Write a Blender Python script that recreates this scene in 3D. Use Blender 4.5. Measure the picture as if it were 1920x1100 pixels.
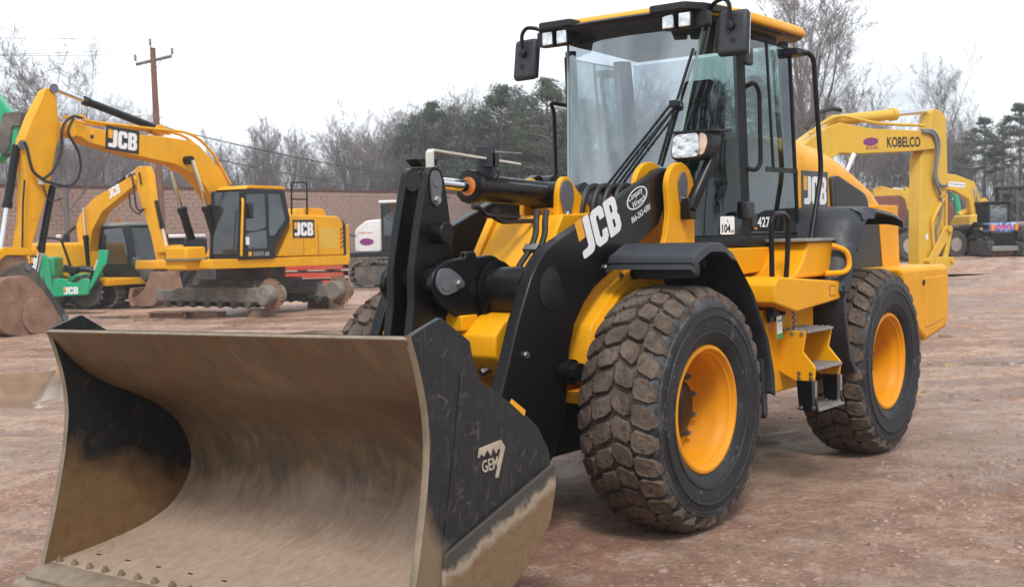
import bpy, bmesh, math, random
from mathutils import Vector, Matrix, noise

S = bpy.context.scene
for _o in list(bpy.data.objects):
    bpy.data.objects.remove(_o)
COL = S.collection
PI = math.pi

# ------------------------------------------------------------------ camera
_cam = bpy.data.cameras.new('camera')
CAM = bpy.data.objects.new('camera', _cam)
COL.objects.link(CAM)
_f = Vector((-0.79439359, -0.60552828, -0.04768985)); _r = Vector((-0.60533289, 0.79571901, -0.02008385)); _u = Vector((-0.05010906, -0.01291375, 0.99866026))
CAM.matrix_world = Matrix(((_r.x, _u.x, -_f.x, 6.3293), (_r.y, _u.y, -_f.y, 4.5443), (_r.z, _u.z, -_f.z, 1.7732), (0, 0, 0, 1)))
_cam.sensor_width = 36.0; _cam.sensor_fit = 'HORIZONTAL'
_cam.lens = 2246.53 / 1920 * 36
_cam.clip_start = 0.1; _cam.clip_end = 3000
_cam.dof.use_dof = True; _cam.dof.focus_distance = 7.6; _cam.dof.aperture_fstop = 5.6
S.camera = CAM

# ------------------------------------------------------------------ sky and sun (bright overcast)
SUN_EL, SUN_AZ = math.radians(52), math.radians(38)       # azimuth from +X towards +Y
wld = bpy.data.worlds.new('World'); S.world = wld; wld.use_nodes = True
wn, wl = wld.node_tree.nodes, wld.node_tree.links
wn.clear()
wo = wn.new('ShaderNodeOutputWorld'); bg = wn.new('ShaderNodeBackground'); sky = wn.new('ShaderNodeTexSky')
sky.sky_type = 'NISHITA'; sky.sun_disc = False; sky.sun_elevation = SUN_EL; sky.sun_rotation = PI/2 - SUN_AZ
sky.air_density = 1.0; sky.dust_density = 3.0
tc = wn.new('ShaderNodeTexCoord'); mp = wn.new('ShaderNodeMapping'); mp.inputs['Scale'].default_value = (1.0, 1.0, 3.2)
nz = wn.new('ShaderNodeTexNoise'); nz.inputs['Scale'].default_value = 2.3; nz.inputs['Detail'].default_value = 6; nz.inputs['Roughness'].default_value = 0.52
nz.inputs['Distortion'].default_value = 0.35
cr = wn.new('ShaderNodeValToRGB'); cr.color_ramp.elements[0].position = 0.40; cr.color_ramp.elements[0].color = (4.9, 5.35, 5.9, 1)
cr.color_ramp.elements[1].position = 0.60; cr.color_ramp.elements[1].color = (9.6, 10.0, 10.6, 1)
mx = wn.new('ShaderNodeMix'); mx.data_type = 'RGBA'; mx.inputs[0].default_value = 0.93
wl.new(tc.outputs['Generated'], mp.inputs[0]); wl.new(mp.outputs[0], nz.inputs['Vector']); wl.new(nz.outputs['Fac'], cr.inputs[0])
wl.new(sky.outputs[0], mx.inputs[6]); wl.new(cr.outputs[0], mx.inputs[7]); wl.new(mx.outputs[2], bg.inputs[0])
bg.inputs[1].default_value = 0.1
wl.new(bg.outputs[0], wo.inputs[0])
_sl = bpy.data.lights.new('sun', 'SUN'); _sl.energy = 1.5; _sl.angle = math.radians(14); _sl.color = (1.0, 0.965, 0.92)
SUN = bpy.data.objects.new('sun', _sl); COL.objects.link(SUN)
_sd = Vector((math.cos(SUN_EL)*math.cos(SUN_AZ), math.cos(SUN_EL)*math.sin(SUN_AZ), math.sin(SUN_EL)))
SUN.rotation_euler = _sd.to_track_quat('Z', 'Y').to_euler(); SUN.location = _sd * 40
S.view_settings.view_transform = 'Standard'; S.view_settings.look = 'None'; S.view_settings.exposure = 0.70; S.view_settings.gamma = 1.0
S.view_settings.use_curve_mapping = False
S.cycles.max_bounces = 10; S.cycles.transparent_max_bounces = 24; S.cycles.caustics_reflective = False; S.cycles.caustics_refractive = False
S.cycles.use_denoising = True

# ------------------------------------------------------------------ mesh helpers
def V(*a): return Vector(a)
class MB:
    """collects primitive shapes for ONE mesh object"""
    def __init__(s): s.v = []; s.f = []
    def add(s, vs, fs, M=None):
        b = len(s.v)
        s.v += [tuple(M @ Vector(p)) for p in vs] if M is not None else [tuple(p) for p in vs]
        s.f += [tuple(b + i for i in f) for f in fs]; return s
    def box(s, c, d, R=None):
        x, y, z = d[0]/2, d[1]/2, d[2]/2
        vs = [(-x,-y,-z),(x,-y,-z),(x,y,-z),(-x,y,-z),(-x,-y,z),(x,-y,z),(x,y,z),(-x,y,z)]
        M = Matrix.Translation(c)
        if R is not None: M = M @ R.to_4x4()
        return s.add(vs, [(0,3,2,1),(4,5,6,7),(0,1,5,4),(1,2,6,5),(2,3,7,6),(3,0,4,7)], M)
    def span(s, a, b):
        return s.box([(a[i]+b[i])/2 for i in range(3)], [abs(b[i]-a[i]) for i in range(3)])
    def prism(s, poly, ax, a, b, M=None):
        """polygon in the two other axes, extruded along ax from a to b"""
        ar = sum(poly[i][0]*poly[(i+1) % len(poly)][1] - poly[(i+1) % len(poly)][0]*poly[i][1] for i in range(len(poly)))
        if ar < 0: poly = poly[::-1]
        if a > b: a, b = b, a
        n = len(poly)
        if ax == 'y': g = lambda p, t: (p[0], t, p[1])
        elif ax == 'x': g = lambda p, t: (t, p[0], p[1])
        else: g = lambda p, t: (p[0], p[1], t)
        vs = [g(p, a) for p in poly] + [g(p, b) for p in poly]
        fs = [tuple(range(n))[::-1], tuple(range(n, 2*n))] + [(i, (i+1) % n, n+(i+1) % n, n+i) for i in range(n)]
        if ax == 'y': fs = [f[::-1] for f in fs]
        return s.add(vs, fs, M)
    def loft(s, rings, close=True, cap=True):
        b = len(s.v); n = len(rings[0])
        for r in rings: s.v += [tuple(p) for p in r]
        for k in range(len(rings)-1):
            for i in range(n if close else n-1):
                j = (i+1) % n
                s.f.append((b+k*n+i, b+k*n+j, b+(k+1)*n+j, b+(k+1)*n+i))
        if cap and close:
            s.f.append(tuple(b+i for i in range(n))[::-1]); s.f.append(tuple(b+(len(rings)-1)*n+i for i in range(n)))
        return s
    def tube(s, pts, r, n=8, cap=True):
        pts = [Vector(p) for p in pts]
        q = [pts[0]]
        for p in pts[1:]:
            if (p-q[-1]).length > 1e-6: q.append(p)
        pts = q; m = len(pts)
        if not hasattr(r, '__len__'): r = [r]*m
        rings = []; up = None
        for i in range(m):
            t = (pts[min(i+1, m-1)] - pts[max(i-1, 0)]).normalized()
            if up is None:
                up = Vector((0,0,1)) if abs(t.z) < .9 else Vector((1,0,0))
            a = t.cross(up)
            if a.length < 1e-4: a = t.cross(Vector((0,1,0.3)))
            a.normalize(); b = a.cross(t).normalized(); up = b
            rr = r[i]
            rings.append([pts[i] + a*(rr*math.cos(2*PI*k/n)) + b*(rr*math.sin(2*PI*k/n)) for k in range(n)])
        return s.loft(rings, True, cap)
    def lathe(s, prof, c, ax='y', n=32, cap=True, sc=(1,1)):
        """prof: (radius, offset along axis)"""
        rings = []
        for r, t in prof:
            ring = []
            for k in range(n):
                a = 2*PI*k/n; x, y = r*math.cos(a)*sc[0], r*math.sin(a)*sc[1]
                ring.append((c[0]+x, c[1]+t, c[2]+y) if ax == 'y' else (c[0]+t, c[1]+x, c[2]+y) if ax == 'x' else (c[0]+x, c[1]+y, c[2]+t))
            rings.append(ring)
        return s.loft(rings, True, cap)
    def cyl(s, a, b, r, n=16, r2=None): return s.tube([a, b], [r, r if r2 is None else r2], n)
    def bolt(s, c, ax, r=.014, h=.012):
        return s.lathe([(r*1.35, 0), (r*1.35, h*.4), (r, h*.45), (r, h*1.4)], c, ax, 6)
    def mesh(s, name, smooth=None):
        me = bpy.data.meshes.new(name)
        me.from_pydata(s.v, [], s.f)
        bm = bmesh.new(); bm.from_mesh(me); bmesh.ops.recalc_face_normals(bm, faces=bm.faces); bm.to_mesh(me); bm.free()
        if smooth:
            me.polygons.foreach_set('use_smooth', [True]*len(me.polygons))
            me.set_sharp_from_angle(angle=math.radians(smooth))
        return me
    def build(s, name, m, parent=None, bevel=0, smooth=35, seg=2):
        me = s.mesh(name, smooth if not bevel else 60)
        o = bpy.data.objects.new(name, me); COL.objects.link(o)
        me.materials.append(MATS[m] if isinstance(m, str) else m)
        if parent is not None: o.parent = parent
        if bevel:
            b = o.modifiers.new('b', 'BEVEL'); b.width = bevel; b.segments = seg; b.limit_method = 'ANGLE'; b.angle_limit = math.radians(32)
        return o

def arc(c, r, a0, a1, n=8):
    return [(c[0]+r*math.cos(math.radians(a0+(a1-a0)*i/n)), c[1]+r*math.sin(math.radians(a0+(a1-a0)*i/n))) for i in range(n+1)]
def rounded(pts, r, n=4):
    """round the corners of a closed 2-D outline"""
    out = []; m = len(pts)
    for i in range(m):
        p0, p, p1 = Vector(pts[i-1]), Vector(pts[i]), Vector(pts[(i+1) % m])
        a, b = (p0-p), (p1-p); k = min(r, a.length*.45, b.length*.45)
        A, B = p + a.normalized()*k, p + b.normalized()*k
        for j in range(n+1):
            t = j/n; out.append(tuple(A*(1-t)**2 + p*2*t*(1-t) + B*t*t))
    return out
def inset(poly, d):
    """shrink a closed outline by d"""
    n = len(poly); ar = sum(poly[i][0]*poly[(i+1) % n][1] - poly[(i+1) % n][0]*poly[i][1] for i in range(n)); s = 1 if ar > 0 else -1; out = []
    for i in range(n):
        p0, p, p1 = Vector(poly[i-1]), Vector(poly[i]), Vector(poly[(i+1) % n]); a, b = (p-p0).normalized(), (p1-p).normalized()
        na, nb = Vector((-a.y, a.x)), Vector((-b.y, b.x)); m = na+nb
        m = m.normalized()/max(.5, m.normalized().dot(na)) if m.length > .1 else na
        out.append(tuple(p + m*d*s))
    return out
def bend(pts, r=.05, n=4):
    """round the corners of an open 3-D polyline"""
    pts = [Vector(p) for p in pts]; out = [pts[0]]
    for i in range(1, len(pts)-1):
        a, b = pts[i-1]-pts[i], pts[i+1]-pts[i]; k = min(r, a.length*.45, b.length*.45)
        A, B = pts[i]+a.normalized()*k, pts[i]+b.normalized()*k
        for j in range(n+1):
            t = j/n; out.append(A*(1-t)**2 + pts[i]*2*t*(1-t) + B*t*t)
    return out + [pts[-1]]
def curve(pts, n=5):
    """smooth curve through 3-D points"""
    P = [Vector(p) for p in pts]; P = [P[0]*2-P[1]] + P + [P[-1]*2-P[-2]]; out = []
    for i in range(1, len(P)-2):
        for j in range(n):
            t = j/n
            out.append(.5*((2*P[i]) + (P[i+1]-P[i-1])*t + (2*P[i-1]-5*P[i]+4*P[i+1]-P[i+2])*t*t + (3*P[i]-P[i-1]-3*P[i+1]+P[i+2])*t**3))
    return out + [P[-2]]

def thing(name, label, cat, loc=(0,0,0), rz=0, group=None):
    o = bpy.data.objects.new(name, None); COL.objects.link(o); o.location = loc; o.rotation_euler = (0,0,rz)
    o.empty_display_size = .2
    return tag(o, label, cat, group)
def tag(o, label, cat, group=None, kind=None):
    o['label'] = label; o['category'] = cat
    if group: o['group'] = group
    if kind: o['kind'] = kind
    return o
def holder(name, parent):
    o = bpy.data.objects.new(name, None); COL.objects.link(o); o.parent = parent; o.empty_display_size = .1; return o
def copy_tree(o, parent=None):
    c = o.copy(); COL.objects.link(c); c.parent = parent
    for ch in list(o.children): copy_tree(ch, c)
    return c

# ------------------------------------------------------------------ lettering (built-in font turned to meshes before anything else exists)
_TX = {}
def _pretext(s, key, off=0.0, shear=0.0, space=1.0):
    cu = bpy.data.curves.new('t', 'FONT'); cu.body = s; cu.size = 1.0; cu.offset = off; cu.shear = shear; cu.space_character = space
    cu.fill_mode = 'FRONT'; cu.resolution_u = 3
    ob = bpy.data.objects.new('t', cu); COL.objects.link(ob)
    bpy.context.view_layer.update()
    me = bpy.data.meshes.new_from_object(ob.evaluated_get(bpy.context.evaluated_depsgraph_get()))
    bpy.data.objects.remove(ob)
    xs = [v.co.x for v in me.vertices]; ys = [v.co.y for v in me.vertices]
    x0, x1, y0, y1 = min(xs), max(xs), min(ys), max(ys)
    for v in me.vertices: v.co = ((v.co.x-x0)/(x1-x0), (v.co.y-y0)/(y1-y0), 0)
    _TX[key] = me
for _k, _s, _o, _sh, _sp in (('427','427',.03,0,1.05), ('comp','Company',.008,.25,.95), ('wrench','Wrench',.008,.25,.95), ('phone','866-262-4381',.015,.1,1),
        ('gem','GEM',.02,0,1), ('104','104',.03,0,1), ('L','L',.02,0,1), ('dB','dB',.01,0,1), ('kob','KOBELCO',.028,0,1.02), ('220','220X',.03,.05,1.05), ('LC','LC',.02,.05,1),
        ('rental','RENTAL',.03,0,1), ('sched','Company Wrench',.01,.2,1), ('ur','CW United Rental',.01,.0,1), ('caution','!',.03,0,1)):
    _pretext(_s, _k, _o, _sh, _sp)

from mathutils.geometry import tessellate_polygon
def _flat(shapes):
    """flat mesh of outlines with holes: shapes = [(outer, [holes])]"""
    vs, fs = [], []
    for outer, holes in shapes:
        loops = [[Vector((x, y, 0)) for x, y in l] for l in [outer] + holes]; b = len(vs)
        vs += [tuple(p) for l in loops for p in l]
        for tri in tessellate_polygon(loops):
            q = [Vector(vs[b+i]) for i in tri]; up = (q[1]-q[0]).cross(q[2]-q[0]).z > 0
            fs.append(tuple(b+i for i in (tri if up else tri[::-1])))
    return vs, fs
def _jcb_letters():
    """three heavy block capitals on a unit square"""
    J = rounded([(0, .0), (.245, .0), (.31, .12), (.31, 1), (.165, 1), (.165, .26), (.13, .22), (0, .22)], .06)
    C = rounded([(.335, .13), (.40, 0), (.60, 0), (.66, .12), (.66, .36), (.53, .36), (.53, .25), (.505, .20), (.485, .20), (.465, .25), (.465, .75), (.485, .80), (.505, .80), (.53, .75), (.53, .64), (.66, .64), (.66, .88), (.60, 1), (.40, 1), (.335, .87)], .035)
    B = rounded([(.685, 0), (.93, 0), (1, .12), (1, .42), (.955, .51), (.99, .60), (.99, .88), (.93, 1), (.685, 1)], .05)
    h1 = rounded([(.815, .19), (.86, .19), (.87, .23), (.87, .38), (.86, .42), (.815, .42)], .02); h2 = rounded([(.815, .60), (.86, .60), (.866, .63), (.866, .77), (.86, .81), (.815, .81)], .02)
    vs, fs = _flat([(J, []), (C, []), (B, [h1, h2])])
    me = bpy.data.meshes.new('jcb'); me.from_pydata(vs, [], fs); _TX['jcb'] = me
_jcb_letters()
def letters(key, o, right, up, w, h, m, parent, name='lettering', lift=.003):
    """flat lettering of width w and height h, lower-left corner at o"""
    right, up = Vector(right).normalized(), Vector(up).normalized(); n = right.cross(up)
    me = _TX[key].copy(); M = Matrix((( right.x*w, up.x*h, n.x, o[0]+n.x*lift), (right.y*w, up.y*h, n.y, o[1]+n.y*lift), (right.z*w, up.z*h, n.z, o[2]+n.z*lift), (0,0,0,1)))
    me.transform(M); me.materials.clear(); me.materials.append(MATS[m])
    ob = bpy.data.objects.new(name, me); COL.objects.link(ob); ob.parent = parent; return ob
def plate(o, right, up, w, h, m, parent, name='decal', t=.0016, r=0):
    """thin sticker or plate, lower-left corner at o"""
    right, up = Vector(right).normalized(), Vector(up).normalized(); n = right.cross(up)
    M = Matrix(((right.x, up.x, n.x, o[0]), (right.y, up.y, n.y, o[1]), (right.z, up.z, n.z, o[2]), (0,0,0,1)))
    p = [(0,0),(w,0),(w,h),(0,h)]
    if r: p = rounded(p, r)
    b = MB(); b.prism(p, 'z', 0, t, M); return b.build(name, m, parent)
def oval(c, right, up, w, h, m, parent, name='decal', t=.0016, hole=None):
    right, up = Vector(right).normalized(), Vector(up).normalized(); n = right.cross(up); b = MB(); N = 36
    P = lambda k, s, z: Vector(c) + right*(w/2*s*math.cos(2*PI*k/N)) + up*(h/2*s*math.sin(2*PI*k/N)) + n*z
    if hole: b.loft([[P(k, hole, 0) for k in range(N)], [P(k, hole, t) for k in range(N)], [P(k, 1, t) for k in range(N)], [P(k, 1, 0) for k in range(N)]], True, False)
    else: b.loft([[P(k, 1, 0) for k in range(N)], [P(k, 1, t) for k in range(N)]])
    return b.build(name, m, parent)
def jcb_logo(o, right, up, w, parent, board=True, slant=0.0, badge=True):
    """white block letters on a black panel with the small yellow badge; o = lower-left of the letters, w = width of the letters"""
    r, u = Vector(right).normalized(), Vector(up).normalized(); h = w*.50; o = Vector(o); n = r.cross(u)
    if board: plate(o - r*w*.09 - u*h*.17, r, u, w*1.17, h*1.36, 'decal_black', parent, 'logo_panel', .002)
    letters('jcb', o + n*.0015, r, u, w, h, 'decal_white', parent, 'logo_lettering', .003)
    if badge: plate(o - r*w*.01 + u*h*.50 + n*.0012, r, u, w*.155, h*.50, 'decal_yellow', parent, 'logo_badge', .003)
# ------------------------------------------------------------------ materials (procedural)
MATS = {}
class NT:
    def __init__(s, name):
        s.m = bpy.data.materials.new(name); s.m.use_nodes = True; s.n = s.m.node_tree.nodes; s.l = s.m.node_tree.links
        s.b = s.n['Principled BSDF']; s.out = s.n['Material Output']; s.tc = s.n.new('ShaderNodeTexCoord'); MATS[name] = s.m
    def lk(s, a, b): s.l.new(a, b)
    def noise(s, scale, detail=5, rough=.55, dist=0, vec=None, sc=None):
        n = s.n.new('ShaderNodeTexNoise'); n.inputs['Scale'].default_value = scale; n.inputs['Detail'].default_value = detail
        n.inputs['Roughness'].default_value = rough; n.inputs['Distortion'].default_value = dist
        v = vec if vec is not None else s.tc.outputs['Object']
        if sc: v = s.map(v, sc)
        s.lk(v, n.inputs['Vector']); return n.outputs['Fac']
    def map(s, v, sc=(1,1,1), rot=(0,0,0), loc=(0,0,0)):
        m = s.n.new('ShaderNodeMapping'); m.inputs['Scale'].default_value = sc; m.inputs['Rotation'].default_value = rot; m.inputs['Location'].default_value = loc
        s.lk(v, m.inputs[0]); return m.outputs[0]
    def voro(s, scale, feat='F1', vec=None, out='Distance', rnd=1):
        n = s.n.new('ShaderNodeTexVoronoi'); n.feature = feat; n.inputs['Scale'].default_value = scale; n.inputs['Randomness'].default_value = rnd
        s.lk(vec if vec is not None else s.tc.outputs['Object'], n.inputs['Vector']); return n.outputs[out]
    def ramp(s, f, *st):
        n = s.n.new('ShaderNodeValToRGB'); e = n.color_ramp.elements
        e.remove(e[1])
        for k, (p, c) in enumerate(st):
            el = e[0] if k == 0 else e.new(p)
            el.position = p; el.color = (c, c, c, 1) if not hasattr(c, '__len__') else (*c, 1)
        s.lk(f, n.inputs[0]); return n.outputs[0]
    def mix(s, f, a, b, mode='MIX'):
        n = s.n.new('ShaderNodeMix'); n.data_type = 'RGBA'; n.blend_type = mode
        for i, x in ((0, f), (6, a), (7, b)):
            if hasattr(x, 'is_output') or hasattr(x, 'links'): s.lk(x, n.inputs[i])
            elif i == 0: n.inputs[0].default_value = x
            else: n.inputs[i].default_value = (*x, 1)
        return n.outputs[2]
    def math(s, op, a, b=0, c=None):
        n = s.n.new('ShaderNodeMath'); n.operation = op; n.use_clamp = False
        for i, x in enumerate((a, b) if c is None else (a, b, c)):
            if hasattr(x, 'links'): s.lk(x, n.inputs[i])
            else: n.inputs[i].default_value = x
        return n.outputs[0]
    def mult(s, a, b): return s.math('MULTIPLY', a, b)
    def sep(s, v=None):
        n = s.n.new('ShaderNodeSeparateXYZ'); s.lk(v if v is not None else s.tc.outputs['Object'], n.inputs[0]); return n.outputs
    def bump(s, h, d=.01, st=.5, nrm=None):
        n = s.n.new('ShaderNodeBump'); n.inputs['Distance'].default_value = d; n.inputs['Strength'].default_value = st; s.lk(h, n.inputs['Height'])
        if nrm is not None: s.lk(nrm, n.inputs['Normal'])
        s.lk(n.outputs[0], s.b.inputs['Normal']); return n.outputs[0]
    def set(s, **k):
        for a, x in k.items():
            i = s.b.inputs[{'col': 'Base Color', 'rough': 'Roughness', 'metal': 'Metallic', 'coat': 'Coat Weight', 'coatr': 'Coat Roughness', 'spec': 'Specular IOR Level', 'alpha': 'Alpha', 'trans': 'Transmission Weight'}[a]]
            if hasattr(x, 'links'): s.lk(x, i)
            else: i.default_value = (*x, 1) if hasattr(x, '__len__') else x
        return s

def paint(name, col, dust=(.30,.22,.15), amt=.25, rough=.34, coat=.25, low=None):
    """machine paint with a thin film of dust, faint mottling and orange peel"""
    t = NT(name); f = t.noise(2.2, 6, .62); g = t.noise(38, 3, .6)
    c = t.mix(t.ramp(f, (.35, 0.0), (.75, 1.0)), col, tuple(x*.86 for x in col))
    d = t.mult(t.ramp(t.noise(1.3, 8, .68, .4), (.42, 0), (.72, 1)), amt)
    c = t.mix(d, c, dust)
    run = t.noise(1.0, 5, .6, .1, vec=t.map(t.tc.outputs['Object'], (7, 7, .55))); c = t.mix(t.mult(t.ramp(run, (.54, 0), (.72, 1)), amt*1.2), c, tuple(x*.55 for x in dust))
    sp = t.mult(t.ramp(t.voro(55), (.05, 1), (.11, 0)), t.ramp(t.noise(4, 2), (.5, 0), (.7, .55)))
    c = t.mix(t.mult(sp, min(1, amt*2)), c, dust)
    t.set(col=c, rough=t.ramp(f, (.3, rough*.85), (.7, rough*1.35)), coat=coat, coatr=.12, spec=.22 if col[0] > .3 else .24 if col[0] < .02 else .35)
    t.bump(g, .0006, .25); return t
paint('yellow', (.83, .372, .002), amt=.10, coat=0.0, rough=.42)
paint('rim_yellow', (.84, .325, .002), amt=.16, coat=0.0, rough=.40)
paint('yellow_exc', (.82, .385, .004), amt=.14, coat=0, rough=.45)
paint('yellow_kob', (.72, .44, .045), amt=.14, rough=.42)
paint('green_paint', (.012, .40, .19), amt=.20)
paint('red_paint', (.56, .065, .035), amt=.35)
paint('white_paint', (.78, .78, .77), amt=.22)
paint('grey_paint', (.22, .22, .22), amt=.45)
paint('blue_paint', (.04, .11, .36), amt=.2)
paint('black_paint', (.0048, .0052, .0064), (.09,.07,.055), amt=.06, rough=.34, coat=.10)
paint('frame_grey', (.055, .055, .055), (.26,.21,.16), amt=.75, rough=.6, coat=0)
def plain(name, col, rough=.5, metal=0, n=.12, bump=0, spec=.5):
    t = NT(name); f = t.noise(9, 4, .6)
    t.set(col=t.mix(t.ramp(f, (.3, 0), (.7, 1)), tuple(x*(1-n) for x in col), tuple(min(1, x*(1+n)) for x in col)), rough=t.ramp(t.noise(14, 4), (.3, rough*.85), (.7, min(1, rough*1.15))), metal=metal, spec=spec)
    if bump: t.bump(t.noise(120, 2), .001, bump)
    return t
plain('plastic', (.022, .025, .032), .52, bump=.35)
plain('plastic_dark', (.0055, .006, .0075), .5, bump=.2)
plain('hose', (.014, .014, .015), .45)
plain('chrome', (.75, .75, .76), .10, 1, .03)
plain('zinc', (.46, .46, .44), .38, 1, .15)
plain('pin_grey', (.14, .14, .155), .42, .15, .12)
plain('zinc_white', (.62, .62, .56), .5, .2, .1)
plain('tread_steel', (.42, .42, .40), .5, .85, .2)
plain('decal_white', (.82, .82, .82), .42, 0, .02)
plain('decal_black', (.012, .012, .013), .35, 0, .02)
plain('decal_yellow', (.82, .36, .012), .4, 0, .02)
plain('decal_grey', (.30, .30, .31), .4, 0, .02)
plain('decal_red', (.55, .05, .05), .4, 0, .02)
plain('decal_purple', (.20, .035, .16), .4, 0, .05)
plain('decal_green', (.02, .33, .10), .4, 0, .02)
plain('decal_pink', (.75, .08, .2), .4, 0, .05)
plain('amber', (.85, .24, .02), .2)
plain('skin_seat', (.018, .018, .020), .75)
plain('cab_trim', (.040, .043, .047), .6)
plain('insulator', (.25, .24, .24), .35)
plain('rubber_bush', (.02, .02, .02), .7)
plain('gem_metal', (.50, .43, .33), .6, .3, .2)
plain('edge_worn', (.25, .195, .135), .55, .35, .25)
plain('lamp_white', (.7, .7, .68), .3)
plain('timber', (.20, .13, .085), .85, 0, .3)
plain('mud_clod', (.30, .195, .15), .92, 0, .35)
plain('pebble', (.33, .25, .20), .85, 0, .45)

def glass(name, tint, rough=.0, ior=1.5, add=0.0, dirt=.05):
    """thin cab glazing: tinted see-through pane with a mirror film and a little dust and drying rain"""
    m = bpy.data.materials.new(name); m.use_nodes = True; n, l = m.node_tree.nodes, m.node_tree.links; n.clear(); MATS[name] = m
    o = n.new('ShaderNodeOutputMaterial'); tr = n.new('ShaderNodeBsdfTransparent'); gl = n.new('ShaderNodeBsdfGlossy'); df = n.new('ShaderNodeBsdfDiffuse')
    fr = n.new('ShaderNodeFresnel'); mx = n.new('ShaderNodeMixShader'); m2 = n.new('ShaderNodeMixShader'); ad = n.new('ShaderNodeMath'); ad.operation = 'ADD'; ad.inputs[1].default_value = add
    tr.inputs[0].default_value = (*tint, 1); gl.inputs['Roughness'].default_value = rough; gl.inputs[0].default_value = (.88, .96, 1, 1); fr.inputs[0].default_value = ior; df.inputs[0].default_value = (.55, .55, .55, 1)
    t = n.new('ShaderNodeTexCoord'); nz = n.new('ShaderNodeTexNoise'); nz.inputs['Scale'].default_value = 3; nz.inputs['Detail'].default_value = 6
    vo = n.new('ShaderNodeTexVoronoi'); vo.inputs['Scale'].default_value = 45
    r = n.new('ShaderNodeValToRGB'); r.color_ramp.elements[0].position = .35; r.color_ramp.elements[1].position = .8; r.color_ramp.elements[0].color = (dirt*.4,)*3+(1,); r.color_ramp.elements[1].color = (dirt*1.8,)*3+(1,)
    l.new(t.outputs['Object'], nz.inputs[0]); l.new(t.outputs['Object'], vo.inputs['Vector']); l.new(nz.outputs['Fac'], r.inputs[0])
    ge = n.new('ShaderNodeNewGeometry'); io = n.new('ShaderNodeMix'); io.data_type = 'FLOAT'; io.inputs[2].default_value = ior; io.inputs[3].default_value = 1/ior; l.new(ge.outputs['Backfacing'], io.inputs[0]); l.new(io.outputs[0], fr.inputs[0])
    l.new(fr.outputs[0], ad.inputs[0]); l.new(ad.outputs[0], mx.inputs[0]); l.new(tr.outputs[0], mx.inputs[1]); l.new(gl.outputs[0], mx.inputs[2])
    l.new(r.outputs[0], m2.inputs[0]); l.new(mx.outputs[0], m2.inputs[1]); l.new(df.outputs[0], m2.inputs[2]); l.new(m2.outputs[0], o.inputs[0])
    return m
glass('glass', (.36, .50, .46), add=.03, dirt=.006)
glass('glass_front', (.50, .56, .60), add=.22, dirt=.03)
glass('glass_far', (.36, .46, .44), add=.02, dirt=.08)
t = NT('mirror'); t.set(col=(.85, .87, .88), rough=.02, metal=1)
t = NT('lens'); v = t.voro(16); t.set(col=t.mix(.35, (.84, .86, .88), t.ramp(v, (.1, .95), (.6, .35))), rough=.10, metal=.85); t.bump(v, .012, .45)

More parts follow.
